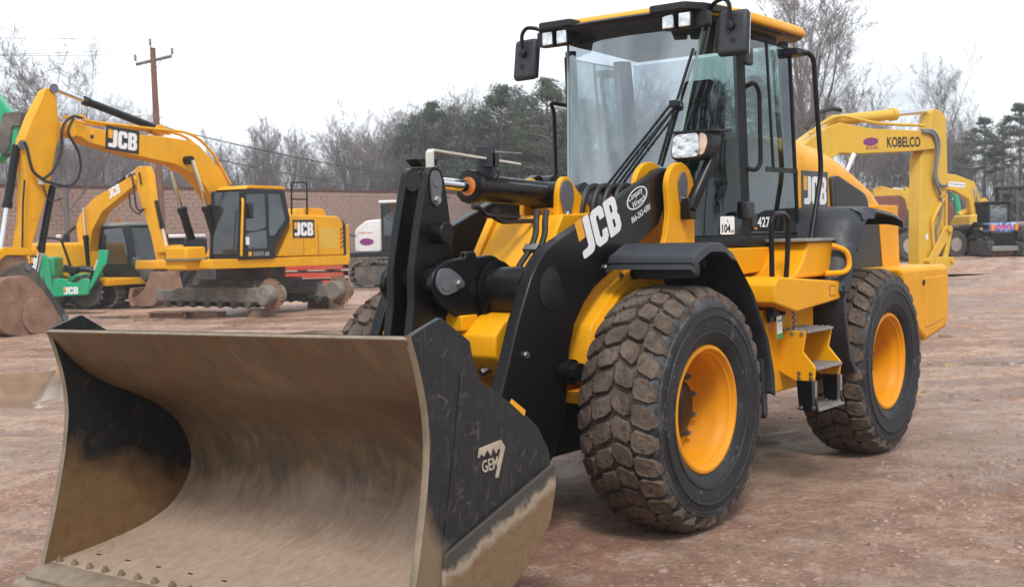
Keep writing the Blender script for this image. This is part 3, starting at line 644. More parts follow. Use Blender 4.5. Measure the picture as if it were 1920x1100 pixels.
b = MB(); b.tube([A+d*.415, A+d*.425], [.055, .06], 24); b.build('wiper_seal', 'amber', TC)
b = MB(); b.tube([A+d*.48, A+d*1.22], .083, 32); b.build('barrel', 'black_paint', TC, smooth=30)
b = MB(); b.cyl((-.03, -.11, 2.035), (-.03, .11, 2.035), .085, 24); b.build('barrel_eye', 'black_paint', TC)
b = MB(); b.tube(bend([(.80, .05, 1.95), (.74, .06, 1.945), (.70, .06, 1.90), (.40, .06, 1.885), (.36, .06, 1.90)], .03), .016, 8)
b.tube(bend([(.62, .07, 1.885), (.55, .07, 1.86), (.0, .08, 1.87), (-.02, .05, 1.90)], .03), .014, 8); b.build('oil_pipe', 'black_paint', TC)
b = MB(); b.span((.52, -.02, 1.91), (.34, .04, 1.95)); b.build('pipe_clamp', 'black_paint', TC)
# level indicator: bent flat bar sliding through a bracket on the barrel
b = MB(); b.prism([(1.18, 2.17), (1.195, 2.17), (1.195, 2.255), (1.175, 2.275), (.36, 2.225), (.36, 2.212), (1.172, 2.262), (1.18, 2.252)], 'y', .035, .085); b.build('indicator_bar', 'zinc_white', TC)
b = MB(); b.prism([(1.12, 2.18), (1.18, 2.18), (1.23, 2.22), (1.05, 2.225), (1.06, 2.19)], 'y', -.09, .0); b.build('crank_guard', 'plastic_dark', TC)
b = MB(); b.span((.64, -.03, 2.13), (.66, .10, 2.31)); b.span((.60, .02, 2.19), (.70, .10, 2.27)); b.build('sensor_bracket', 'plastic', TC)
b = MB(); b.span((.60, .035, 2.285), (.30, .05, 2.292)); b.build('indicator_tail', 'zinc', TC)
b = MB(); b.tube(curve([(.60, .06, 2.19), (.58, .08, 2.15), (.59, .06, 2.12)]), .006, 6); b.build('sensor_cable', 'hose', TC)
# ---- hoses over the front frame
for k, (dx, dy) in enumerate(((0, 0), (-.05, .03))):
    b = MB(); b.tube(curve([(.52+dx, .32+dy, 1.92), (.57+dx, .345+dy, 1.86), (.60+dx, .36+dy, 1.78), (.66+dx, .36+dy, 1.69), (.75+dx, .35+dy, 1.60), (.80+dx, .34+dy, 1.50)]), .019, 8); b.build('hose', 'hose', LD)
b = MB(); b.box((.66, .375, 1.70), (.05, .10, .03), Matrix.Rotation(.7, 3, 'Y')); b.build('hose_clamp', 'zinc', LD)
for k in range(4):
    y = .16+.05*k
    b = MB(); b.tube(curve([(-.18-.05*k, y, 1.76), (-.20-.05*k, y, 1.95), (-.27-.05*k, y, 2.07), (-.37-.05*k, y+.02, 2.085), (-.44-.05*k, y+.04, 2.0), (-.50-.04*k, y+.05, 1.85)]), .021, 8); b.build('hose', 'hose', LD)
for k in range(2):
    b = MB(); b.tube(curve([(1.02-.06*k, .30+.02*k, 1.02+.02*k), (.94-.06*k, .34, 1.05), (.86-.05*k, .40, 1.09), (.74, .44, 1.14)]), .020, 8); b.build('hose', 'hose', LD)
    b = MB(); b.cyl((1.05-.06*k, .285+.02*k, 1.005+.02*k), (.97-.06*k, .325+.02*k, 1.04+.02*k), .027, 8); b.build('hose_coupling', 'zinc', LD)

# ---- bucket
BK = holder('bucket', LD); BK.rotation_euler = (.020, 0, 0)
wr = [(2.752, 1.335), (2.60, 1.165), (2.44, 1.045), (2.24, .955), (2.06, .855), (1.93, .735), (1.868, .60), (1.862, .50), (1.90, .40), (1.99, .295), (2.12, .225), (2.30, .175), (2.54, .138), (2.80, .110)]
wr = [(p.x, p.z) for p in curve([(a, 0, c) for a, c in wr], 4)]
def off(path, d):
    o = []
    for i in range(len(path)):
        t = (Vector(path[min(i+1, len(path)-1)]) - Vector(path[max(i-1, 0)])).normalized(); o.append((path[i][0] - t.y*d*-1, path[i][1] + t.x*d*-1))
    return o
back = off(wr, .028)
HW = 1.300
ys = [-HW + 2*HW*i/16 for i in range(17)]
b = MB(); b.loft([[(p[0], y, p[1]) for p in wr] for y in ys], False, False); b.build('wrapper', 'bucket_wrap', BK, smooth=60)
b = MB(); b.loft([[(p[0], y, p[1]) for p in back] for y in ys[::-1]], False, False); b.build('wrapper_back', 'bucket_out', BK, smooth=60)
b = MB(); b.prism([(2.758, 1.340), (2.735, 1.352), (2.70, 1.325), (2.725, 1.310)], 'y', -HW, HW); b.build('top_lip', 'edge_worn', BK, bevel=.004)
front = [(2.742, 1.352), (2.70, 1.23), (2.664, 1.08), (2.651, .95), (2.655, .85), (2.683, .674), (2.752, .395), (2.843, .09)]
front = [(p.x, p.z) for p in curve([(a, 0, c) for a, c in front], 3)]
heel = [(2.62, .055), (2.40, .10), (2.16, .185), (1.96, .295), (1.83, .44), (1.79, .60), (1.81, .745), (1.885, .86), (1.98, .935), (2.30, 1.125), (2.345, 1.22), (2.36, 1.30), (2.545, 1.415)]
for sd in (1, -1):
    y0, y1 = sd*1.285, sd*1.315
    b = MB(); b.prism(front + heel, 'y', y0, y1); b.build('side_plate', 'bucket_out', BK, bevel=.003, seg=1)
    b = MB(); b.prism([(p[0]-.004, p[1]) for p in front] + [(x+.012 if x < 2.3 else x-.004, z) for x, z in heel], 'y', sd*1.2835, sd*1.2845); b.build('inner_face', 'bucket_side_in', BK)
    b = MB(); b.loft([[(p[0]+.002, sd*1.282, p[1]) for p in front], [(p[0]+.006, sd*1.29, p[1]) for p in front], [(p[0]+.006, sd*1.312, p[1]) for p in front], [(p[0]+.002, sd*1.32, p[1]) for p in front]], False, False); b.build('side_cutter', 'edge_worn', BK)
    # outer skirt panel and worn corner plate
    b = MB(); b.prism([(2.43, 1.20), (2.50, .85), (2.585, .50), (2.60, .44), (1.86, .70), (1.85, .76), (1.90, .845), (1.99, .915), (2.31, 1.10)], 'y', sd*1.315, sd*1.319); b.build('skirt_panel', 'bucket_out', BK)
    b = MB(); b.prism(rounded([(2.595, .430), (1.80, .685), (1.79, .58), (1.84, .43), (1.97, .285), (2.17, .175), (2.42, .09), (2.66, .05)], .02), 'y', sd*1.315, sd*1.335); b.build('wear_plate', 'wear_plate', BK, bevel=.004)
b = MB(); b.prism([(2.56, .132), (2.84, .106), (2.925, .060), (2.925, .044), (2.56, .06)], 'y', -1.33, 1.33); b.build('cutting_edge', 'edge_worn', BK, bevel=.003)
b = MB(); b.prism([(2.78, .058), (2.955, .042), (2.985, .018), (2.985, .008), (2.78, .014)], 'y', -1.37, 1.37); b.build('bolt_on_edge', 'edge_worn', BK, bevel=.003)
for i in range(19):
    y = -1.24 + i*.138
    b = MB(); b.lathe([(.022, 0), (.022, .016), (.013, .018), (.012, .030)], (2.775, y, .110), 'z', 6); b.build('edge_bolt', 'edge_worn', BK)
for i in range(9):
    y = -1.12 + i*.26
    b = MB(); b.box((2.615, y, .1285), (.012, .036, .004), Matrix.Rotation(.09, 3, 'Y')); b.build('slot', 'plastic_dark', BK)
for sd in (.60, -.60):
    b = MB()
    for dy in (-.09, .09): b.prism([(1.90, .80), (1.80, .74), (1.45, .58), (1.12, .50), (1.10, .36), (1.30, .30), (1.70, .36), (1.86, .38), (1.82, .50), (1.835, .64)], 'y', sd+dy-.02, sd+dy+.02)
    b.build('hinge_lug', 'black_paint', BK, bevel=.005)
b = MB()
for dy in (-.08, .08): b.prism([(1.99, .90), (1.80, .88), (1.68, .76), (1.70, .64), (1.835, .62), (1.88, .74)], 'y', dy-.02, dy+.02)
b.build('link_lug', 'black_paint', BK)
# emblem on the side plate: mountain line over the three letters
b = MB()
b.prism([(2.345, .795), (2.335, .835), (2.185, .850), (2.158, .815), (2.215, .690), (2.228, .690), (2.190, .800), (2.205, .818), (2.225, .795), (2.245, .825), (2.262, .790), (2.285, .822), (2.31, .795), (2.328, .81)], 'y', 1.319, 1.327); b.build('emblem', 'gem_metal', BK)
letters('gem', (2.322, 1.3195, .725), (-1, 0, .04), (.1, 0, 1), .115, .055, 'gem_metal', BK, 'emblem_lettering', .005)
b = MB(); b.prism([(2.10, 1.005), (2.085, 1.02), (1.985, .955), (1.995, .93)], 'y', 1.3155, 1.3170); b.build('warning_sticker', 'decal_yellow', BK)

# ---- front fenders
for sd in (1, -1):
    FD = holder('front_fender', LD)
    path = [(.215, 1.60), (.205, 1.645), (.03, 1.715), (-.15, 1.712), (-.27, 1.65), (-.50, 1.40), (-.70, 1.10), (-.78, .88), (-.79, .74)]
    path = [(p.x, p.z) for p in bend([(a, 0, c) for a, c in path], .035, 3)]
    b = MB(); rings = []
    for y, dz in ((.60, -.055), (.615, -.01), (.63, 0), (1.185, 0), (1.205, -.012), (1.215, -.055), (1.20, -.06), (1.185, -.04), (.64, -.04), (.615, -.06)):
        rings.append([(p[0]-(.0 if p[0] > -.25 else dz*-.7), sd*y, p[1]+dz*(1 if p[0] > -.4 else .5)) for p in path])
    b.loft(rings + [rings[0]], False, False); b.build('fender_top', 'plastic', FD, bevel=0, smooth=28)
    b = MB(); b.prism(rounded([(sd*.72, 1.60), (sd*1.15, 1.60), (sd*1.15, 1.515), (sd*1.10, 1.50), (sd*.78, 1.50), (sd*.72, 1.52)], .02), 'x', .04, .10); b.build('fender_lip', 'plastic_dark', FD, bevel=.006)
    b = MB(); b.prism([(-.74, .95), (-.79, .95), (-.815, .58), (-.785, .56), (-.75, .6)], 'y', sd*.66, sd*1.17); b.build('mud_flap', 'plastic', FD, bevel=.006)
    b = MB(); b.span((-.64, sd*.60, 1.28), (-.48, sd*.95, 1.34)); b.build('fender_bracket', 'yellow', FD, bevel=.005)
    b = MB(); b.tube([(-.1, sd*.6, 1.52), (-.1, sd*1.1, 1.60)], .035, 10); b.build('fender_stay', 'black_paint', FD)

# ---- rear frame, engine hood and counterweight
RF = holder('rear_frame', LD)
b = MB(); b.prism([(-1.0, 1.30), (-1.1, 1.52), (-4.3, 1.52), (-4.3, .80), (-2.0, .62), (-1.0, .75)], 'y', -.42, .42); b.build('chassis', 'yellow', RF, bevel=.01)
b = MB(); b.span((-3.9, -.40, .50), (-1.35, .40, .70)); b.build('light_block_plate', 'black_paint', RF, bevel=.02)  # second unseen plate, added to keep light off the ground below
b = MB(); b.cyl((-1.05, 0, .70), (-1.05, 0, 1.45), .16, 20); b.span((-1.1, -.28, .6), (-.85, .28, 1.1)); b.build('articulation_joint', 'black_paint', RF)
b = MB(); b.span((-1.05, -.46, 1.35), (-.55, .46, 1.52)); b.build('joint_cover', 'plastic_dark', RF)
HD = holder('engine_hood', LD)
for x in (-2.36, -2.93): 
    b = MB(); b.prism([(x, 1.9), (x-.008, 1.9), (x-.008, 2.24), (x, 2.24)], 'y', .698, .7025); b.build('panel_seam', 'plastic_dark', HD)
prof = [(-2.28, 2.50, .70), (-2.7, 2.51, .70), (-3.2, 2.47, .69), (-3.7, 2.38, .675), (-4.1, 2.27, .655), (-4.4, 2.15, .62), (-4.52, 2.02, .58)]
rings = []
for x, zt, w in prof:
    zb = 1.50
    sec = [(-w, zb), (-w, zt-.26), (-w+.03, zt-.17), (-w+.20, zt-.02), (-w+.32, zt+.015), (w-.32, zt+.015), (w-.20, zt-.02), (w-.03, zt-.17), (w, zt-.26), (w, zb)]
    rings.append([(x, y, z) for y, z in sec])
b = MB(); b.loft(rings); b.build('hood_shell', 'yellow', HD, bevel=.02, seg=3)
for sd in (1, -1):
    rr = Vector((-1, 0, 0)) if sd > 0 else Vector((1, 0, 0))
    b = MB(); b.prism(rounded([(-2.98, 2.20), (-3.15, 2.215), (-3.72, 2.08), (-3.80, 2.02), (-3.82, 1.90), (-3.02, 1.905)], .03), 'y', sd*.665, sd*.715); b.build('side_vent', 'plastic', HD, bevel=.008)
    b = MB(); b.prism(rounded([(-3.05, 2.165), (-3.16, 2.175), (-3.70, 2.05), (-3.75, 2.0), (-3.765, 1.93), (-3.08, 1.935)], .03), 'y', sd*.70, sd*.717); b.build('vent_mesh', 'mesh_black', HD)
    jcb_logo((-2.47 if sd > 0 else -2.93, sd*.702, 1.975), rr, (0,0,1), .44, HD, board=True)
    b = MB(); b.prism(rounded([(-2.36, 1.88), (-2.36, 1.50), (-3.3, 1.50), (-3.3, 1.86)], .05), 'y', sd*.69, sd*.73); b.build('side_panel', 'yellow', HD, bevel=.015)
    b = MB(); b.prism(rounded([(-3.35, 1.86), (-4.22, 1.86), (-4.34, 1.3), (-3.4, 1.3)], .03), 'y', sd*.66, sd*.735); b.build('rear_grille_panel', 'mesh_black', HD)
    b = MB(); b.prism(rounded([(-3.96, 1.98), (-4.44, 1.98), (-4.50, 1.3), (-4.10, 1.3)], .02), 'y', sd*.50, sd*.745); b.build('rear_post', 'yellow', HD, bevel=.01)
b = MB(); b.prism([(-3.55, 1.44), (-4.78, 1.44), (-4.84, 1.38), (-4.84, .98), (-4.76, .86), (-4.2, .78), (-3.85, .95)], 'y', -1.08, 1.08)
b.build('counterweight', 'yellow', LD, bevel=.05, seg=3)
b = MB(); b.prism(rounded([(-4.70, 1.34), (-4.76, 1.30), (-4.76, 1.02), (-4.66, .95), (-4.15, .90), (-4.12, 1.34)], .05), 'y', 1.075, 1.086); b.build('counterweight_panel', 'yellow', LD, bevel=.008)
b = MB(); b.lathe([(.025, 0), (.025, .01), (0, .01)], (-4.12, 1.08, 1.30), 'y', 16); b.build('tie_down_hole', 'plastic_dark', LD)

# ---- rear fenders
for sd in (1, -1):
    FD = holder('rear_fender', LD)
    path = [(-1.98, 1.34), (-2.02, 1.44), (-2.12, 1.68), (-2.20, 1.86), (-2.32, 1.945), (-2.65, 1.955), (-3.0, 1.925), (-3.20, 1.885), (-3.21, 1.83)]
    path = [(p.x, p.z) for p in bend([(a, 0, c) for a, c in path], .06)]
    b = MB(); rings = []
    for y, dz, dx in ((.72, 0, 0), (.95, 0, 0), (1.12, -.012, -.01), (1.205, -.05, -.06), (1.225, -.10, -.10), (1.21, -.10, -.11), (1.19, -.07, -.08), (1.10, -.04, -.05), (.72, -.03, -.03)):
        rings.append([(p[0]+dx*(1 if p[0] > -2.35 else -.1), sd*y, p[1]+dz*(.3 if p[1] < 1.7 else 1 if p[0] > -2.6 else .55)) for p in path])
    b.loft(rings + [rings[0]], False, False); b.build('fender_top', 'plastic', FD, smooth=45)
    g = [(-2.06, 1.36), (-2.05, 1.22), (-2.10, 1.02), (-2.16, .82), (-2.28, .70), (-2.30, .74), (-2.19, .86), (-2.14, 1.04), (-2.10, 1.22), (-2.12, 1.36)]
    b = MB(); b.prism(g, 'y', sd*.70, sd*1.19); b.build('splash_guard', 'plastic', FD, bevel=.008)
    b = MB(); b.span((-2.05, sd*.90, 1.30), (-2.035, sd*1.20, 1.36)); b.build('seam', 'plastic_dark', FD)
# ---- left-hand access steps, tank box and platform
ST = holder('access_steps', LD)
for sd in (1, -1):
    b = MB()
    b.prism([(-.95, 1.30), (-.95, 1.42), (-1.02, 1.47), (-2.05, 1.40), (-2.07, 1.27), (-1.30, 1.22)], 'y', sd*.45, sd*1.16); b.build('tank_box', 'yellow', ST, bevel=.012)
    b = MB(); b.prism([(-1.02, 1.24), (-.98, 1.0), (-1.05, .80), (-1.30, .66), (-1.95, .66), (-1.95, 1.26)], 'y', sd*.45, sd*1.0); b.build('tank_lower', 'yellow', ST, bevel=.012)
    sp = [(-1.34, 1.44), (-1.46, 1.47), (-1.58, 1.55), (-1.68, 1.69), (-2.22, 1.69), (-2.15, 1.44)]
    b = MB(); b.prism(sp, 'y', sd*.70, sd*1.08); b.build('platform', 'yellow', ST, bevel=.02)
    b = MB(); b.span((-1.60, sd*.75, 1.693), (-2.20, sd*1.10, 1.715)); b.build('platform_tread', 'tread_steel', ST, bevel=.003)
    out = [(sd*.92, 1.02), (sd*1.08, 1.09), (sd*1.20, 1.085), (sd*1.175, .945), (sd*1.265, .84), (sd*1.255, .75), (sd*1.13, .74), (sd*.90, .86)]
    for x in (-1.36, -1.80):
        b = MB(); b.prism(out, 'x', x-.012, x+.012); b.build('step_plate', 'yellow', ST, bevel=.003)
        b = MB(); b.prism([(sd*1.13, .75), (sd*1.25, .75), (sd*1.285, .54), (sd*1.15, .545)], 'x', x-.006, x+.020); b.build('hanger_plate', 'black_paint', ST, bevel=.003)
        b = MB(); b.span((x-.012, sd*1.245, .55), (x+.022, sd*1.268, .75)); b.build('hanger_edge', 'zinc', ST)
        if sd > 0:
            for (y, z) in ((1.10, 1.07), (1.17, 1.07), (1.15, .80), (1.235, .80), (1.15, .765), (1.235, .765), (1.165, .565), (1.255, .565)):
                b = MB(); b.bolt((x+.012 + (.01 if z < .7 else 0), y, z), 'x', .011, .008); b.build('bolt', 'zinc', ST)
    for z, y0, y1 in ((1.085, 1.00, 1.21), (.835, 1.08, 1.275), (.555, 1.12, 1.29)):
        b = MB(); b.span((-1.80, sd*y0, z-.012), (-1.36, sd*y1, z+.004)); b.build('tread_plate', 'tread_steel', ST)
        b = MB()
        for i in range(11):
            for j in range(5):
                b.box((-1.40-.036*i, sd*(y0+.02+(y1-y0-.04)*j/4), z+.008), (.022, .014, .010))
        b.build('tread_teeth', 'tread_steel', ST)
    b = MB(); b.tube(bend([(-2.05, sd*1.10, 1.66), (-2.10, sd*1.20, 1.62), (-2.12, sd*1.21, 1.50), (-2.02, sd*1.20, 1.46), (-1.92, sd*1.10, 1.46)], .05), .020, 10); b.build('grab_loop', 'yellow', ST)
    b = MB(); b.box((-2.21, sd*1.05, 1.66), (.02, .16, .10)); b.build('bracket', 'yellow', ST)
    # curved black handrail beside the steps
    b = MB(); b.tube(bend([(-1.13, sd*1.06, 1.20), (-1.12, sd*1.06, 1.84), (-1.17, sd*1.06, 1.89), (-1.33, sd*1.06, 1.89), (-1.40, sd*1.06, 1.84), (-1.36, sd*1.06, 1.50), (-1.29, sd*1.06, 1.20)], .07, 5), .018, 10); b.build('handrail', 'black_paint', ST)
    b = MB(); b.span((-1.10, sd*1.03, 1.16), (-1.31, sd*1.055, 1.34)); b.build('handrail_base', 'black_paint', ST, bevel=.005)
b = MB(); b.bolt((-1.2, 1.055, 1.305), 'y', .022); b.build('bolt', 'zinc', ST)
plate((-1.19, 1.063, 1.04), (-1, 0, .06), (.06, 0, 1), .085, .155, 'decal_white', ST, 'tag'); plate((-1.19, 1.065, 1.04), (-1, 0, .06), (.06, 0, 1), .085, .035, 'decal_green', ST, 'tag_band'); plate((-1.195, 1.065, 1.155), (-1, 0, .06), (.06, 0, 1), .085, .012, 'decal_green', ST, 'tag_stripe')
plate((-1.86, 1.161, 1.30), (-1, 0, -.02), (0, 0, 1), .10, .075, 'decal_black', ST, 'sticker_border'); plate((-1.865, 1.1615, 1.305), (-1, 0, -.02), (0, 0, 1), .09, .065, 'decal_yellow', ST, 'sticker', .0022)
b = MB()
for i in range(9):
    a = i/8; b.lathe([(.010, -.003), (.015, 0), (.010, .003)], (-1.37-.02*a, 1.10+.012*(i % 2), 1.25-.15*a), 'xz'[i % 2], 8)
b.build('chain', 'zinc', ST)

# ---- headlamp on a bent arm
for sd in (1,):
    HL = holder('headlamp', LD)
    b = MB(); b.tube(bend([(-.70, sd*.68, 1.93), (-.74, sd*.70, 2.02), (-.90, sd*.74, 2.26), (-.90, sd*.74, 2.34)], .06), .042, 14); b.build('lamp_arm', 'black_paint', HL)
    b = MB(); b.span((-.66, sd*.625, 1.86), (-.76, sd*.70, 2.0)); b.build('arm_foot', 'black_paint', HL, bevel=.01)
    b = MB(); b.prism(rounded([(sd*.50, 2.258), (sd*.515, 2.44), (sd*.80, 2.455), (sd*.81, 2.35), (sd*.74, 2.255)], .05), 'x', -.92, -.76); b.build('lamp_housing', 'plastic', HL, bevel=.012)
    b = MB(); b.prism(rounded([(sd*.515, 2.285), (sd*.525, 2.41), (sd*.56, 2.432), (sd*.722, 2.435), (sd*.722, 2.275), (sd*.55, 2.268)], .035), 'x', -.77, -.752); b.build('lamp_lens', 'lens', HL, bevel=.004)
    b = MB(); b.prism(rounded([(sd*.724, 2.278), (sd*.724, 2.435), (sd*.775, 2.425), (sd*.785, 2.36), (sd*.755, 2.29)], .03), 'x', -.77, -.753); b.build('indicator_lens', 'lens_amber', HL, bevel=.004)
    b = MB(); b.prism([(-.72, 2.435), (-.72, 2.447), (-1.0, 2.462), (-1.0, 2.442)], 'y', sd*.50, sd*.84); b.build('lamp_shade', 'plastic_dark', HL)

# ---- cab
CB = holder('cab', LD)
zB, zT = 1.73, 3.20
def cx(z): return (z-2.1)/1.05
# outline of the glazing at a height: right side to left side through the bowed front
def ring(z):
    t = max(0, (z-2.1)/1.05); f = -.84 - .17*t; yj = .445 + .165*t
    if z < 2.1: f = -.84 + .0*(2.1-z)
    return dict(JR=.40 + .10*t, J=(f-.02, yj), F=f, B=(-1.33 + .075*(z-1.72)/1.4, .77), R=(-2.21 + .12*(z-1.72)/1.4, .765))
def band(pts0, pts1, z0, z1, n=6, t=.006):
    """a pane between two plan outlines (list of (x,y)) at two heights"""
    b = MB(); rows = []
    for k in range(n+1):
        s = k/n; rows.append([(p[0]*(1-s)+q[0]*s, p[1]*(1-s)+q[1]*s, z0*(1-s)+z1*s) for p, q in zip(pts0, pts1)])
    b.loft(rows, False, False); return b
def frontcurve(z, n=12):
    r = ring(z); J = r['J']; jr = r['JR']; out = []
    for i in range(n+1):
        s = -1+2*i/n; out.append((r['F'] + .05*(1-s*s) - .02*s*s, (J[1] if s > 0 else jr)*s))
    return out
b = band(frontcurve(2.10), frontcurve(3.225), 2.10, 3.225, 8); b.build('windscreen', 'glass_front', CB, smooth=60)
for sd in (1, -1):
    r0, rm, r1 = ring(zB), ring(2.1), ring(3.14)
    q = lambda r: [(r['J'][0], sd*(r['J'][1] if sd > 0 else r['JR'])), (r['J'][0]*.55+r['B'][0]*.45+.03, sd*(r['J'][1]*.55+r['B'][1]*.45+.05) if sd > 0 else -(r['JR']*.55+.64*.45)), (r['B'][0]+.03, sd*(r['B'][1] if sd > 0 else .64))]
    b = MB(); rows = [[(x, y, z) for x, y in q(ring(z))] for z in (zB+.02, 1.92, 2.1, 2.45, 2.8, 3.225)]
    b.loft(rows, False, False); b.build('quarter_glass', 'glass', CB, smooth=50)
    b = MB(); b.tube([(ring(z)['J'][0], ring(z)['J'][1] if sd > 0 else -ring(z)['JR'], z) for z in (2.08, 2.5, 3.20)], .010, 6); b.build('glass_joint', 'glass_edge', CB)
    b = MB(); b.tube([(ring(z)['B'][0], .765 if sd > 0 else -.63, z) for z in (1.70, 3.16)], .042, 8); b.build('door_pillar', 'plastic_dark', CB, smooth=30)
    b = MB(); R0, R1 = ring(1.70)['R'], ring(3.18)['R']
    b.loft([[(R0[0]+.0, sd*.77, 1.70), (R0[0]-.12, sd*.72, 1.70), (R0[0]-.12, sd*.62, 1.70), (R0[0]+.0, sd*.70, 1.70)], [(R1[0]+.02, sd*.77, 3.18), (R1[0]-.06, sd*.73, 3.18), (R1[0]-.06, sd*.64, 3.18), (R1[0]+.02, sd*.70, 3.18)]]); b.build('rear_pillar', 'plastic', CB, bevel=.008)
    # door: glass with black edge frame
    yd = .772 if sd > 0 else -.70
    D = holder('door', CB)
    B0, B1 = ring(zB+.03)['B'][0]-.035, ring(3.12)['B'][0]-.035; Q0, Q1 = R0[0]+.01, R1[0]+.01
    b = MB(); b.add([(B0, yd, zB+.03), (Q0, yd, zB+.03), (Q1, yd, 3.12), (B1, yd, 3.12)], [(0,1,2,3)]); dg = b.build('door_glass', 'glass', D)
    dg.parent = CB; bpy.data.objects.remove(D)
    b = MB(); b.tube([(B0, yd, zB+.03), (Q0, yd, zB+.03), (Q1, yd, 3.12), (B1, yd, 3.12), (B0, yd, zB+.03)], .016, 6); b.build('door_frame', 'plastic_dark', CB)
    b = MB(); b.span((B0-.30, yd-.004*sd, 2.20), (Q0+.02, yd+.006*sd, 2.235)); b.build('window_rail', 'plastic_dark', CB)
    b = MB(); b.tube([((B0+Q0)/2, yd, 2.22), ((B1+Q1)/2, yd, 3.12)], .012, 6); b.build('window_divider', 'plastic_dark', CB)
    b = MB(); b.span((-1.37, sd*.77, 1.80), (-1.46, sd*.80, 1.90)); b.build('door_handle', 'plastic', CB, bevel=.01)
    for z in ((2.98, 1.92) if sd > 0 else ()): 
        b = MB(); b.span((-1.25, sd*.78, z-.06), (-1.36, sd*.83, z+.06)); b.build('hinge', 'plastic', CB, bevel=.012)
    b = MB(); b.tube(bend([(-1.40 if sd < 0 else -1.30, yd, 2.76), (-1.30, sd*.86, 2.80), (-1.36, sd*.87, 2.74), (-1.37, sd*.87, 2.24), (-1.31, sd*.86, 2.19), (-1.40 if sd < 0 else -1.30, yd, 2.22)], .05), .016, 10); b.build('door_grab_rail', 'black_paint', CB)
    b = MB(); b.tube(bend([(-2.04, sd*.78, 3.075), (-2.12, sd*.90, 3.085), (-2.15, sd*.93, 3.04), (-2.27, sd*.93, 2.26), (-2.26, sd*.93, 2.17), (-2.06, sd*.93, 1.66), (-1.98, sd*.92, 1.62), (-1.90, sd*.78, 1.66)], .06, 5), .019, 10); b.build('rear_grab_rail', 'black_paint', CB)
    b = MB(); b.box((-2.06, sd*.82, 3.085), (.17, .12, .05)); b.build('rail_bracket', 'plastic_dark', CB, bevel=.008)
# below the glass
b = MB(); b.prism([(-.80, -.42), (-.80, .42), (-1.28, .79), (-2.26, .79), (-2.34, .6), (-2.34, -.6), (-2.26, -.79), (-1.28, -.79)], 'z', 1.665, 1.745); b.build('cab_floor', 'plastic_dark', CB, bevel=.01)
b = MB(); b.prism(rounded([(-.84, 1.66), (-2.22, 1.66), (-2.20, 1.60), (-2.05, 1.50), (-.95, 1.47)], .03), 'y', -.80, .80); b.build('cab_sill', 'yellow', CB, bevel=.015)
b = MB(); b.prism([(-.81, 1.75), (-.80, 2.02), (-.86, 2.12), (-1.12, 2.16), (-1.12, 1.75)], 'y', -.405, .405); b.build('cowl', 'plastic', CB, bevel=.012)
b = MB(); b.prism([(-2.23, 1.74), (-2.21, 2.12), (-2.27, 2.12), (-2.29, 1.74)], 'y', -.62, .62); b.build('rear_wall', 'cab_trim', CB)
b = MB(); b.add([(-2.24, -.62, 2.12), (-2.24, .62, 2.12), (-2.14, .62, 3.14), (-2.14, -.62, 3.14)], [(0,1,2,3)]); b.build('rear_glass', 'glass_rear', CB)
b = MB(); b.span((-1.10, -.22, 1.745), (-1.32, .22, 2.20)); b.build('dashboard', 'cab_trim', CB, bevel=.04)
b = MB(); b.loft([[(-1.02 - .03*abs(s), s*.40, 2.12), (-1.02 - .03*abs(s), s*.40, 2.12 + .20*(1-s*s)), (-1.22, s*.38, 2.12 + .24*(1-s*s)), (-1.30, s*.36, 2.12)] for s in [-1+.2*i for i in range(11)]]); b.build('dash_cowl', 'cab_trim', CB, smooth=50)
b = MB(); b.tube([(-1.22, 0, 1.75), (-1.40, 0, 2.30)], .05, 12); b.build('steering_column', 'cab_trim', CB)
b = MB(); M = Matrix.Translation((-1.42, 0, 2.33)) @ Matrix.Rotation(-.55, 4, 'Y'); ringp = [M @ Vector((.19*math.cos(a*PI/12), .19*math.sin(a*PI/12), 0)) for a in range(25)]; b.tube(ringp, .016, 8)
b.tube([M @ Vector((-.19, 0, 0)), M @ Vector((.19, 0, 0))], .014, 6); b.build('steering_wheel', 'plastic', CB)
b = MB(); b.box((-1.80, 0, 2.05), (.50, .50, .14)); b.build('seat_cushion', 'skin_seat', CB, bevel=.05)
b = MB(); b.box((-2.02, 0, 2.42), (.14, .48, .70), Matrix.Rotation(-.15, 3, 'Y')); b.build('seat_back', 'skin_seat', CB, bevel=.05)
b = MB(); b.box((-2.09, 0, 2.86), (.11, .28, .20), Matrix.Rotation(-.15, 3, 'Y')); b.build('headrest', 'skin_seat', CB, bevel=.04)
b = MB(); b.box((-1.80, 0, 1.87), (.36, .36, .24)); b.build('seat_base', 'plastic_dark', CB)
b = MB(); b.span((-1.45, -.30, 2.10), (-1.95, -.48, 2.20)); b.span((-1.5, .30, 2.12), (-1.9, .38, 2.18)); b.build('armrest_console', 'cab_trim', CB, bevel=.03)
b = MB(); b.tube([(-1.52, -.38, 2.2), (-1.50, -.38, 2.33)], .02, 8); b.tube([(-1.62, -.38, 2.2), (-1.60, -.38, 2.30)], .02, 8); b.build('control_lever', 'plastic_dark', CB)
b = MB(); b.prism([(-1.20, 3.20), (-1.22, 3.235), (-2.2, 3.235), (-2.2, 3.17)], 'y', -.62, .62); b.build('headliner', 'cab_trim', CB, bevel=.02)
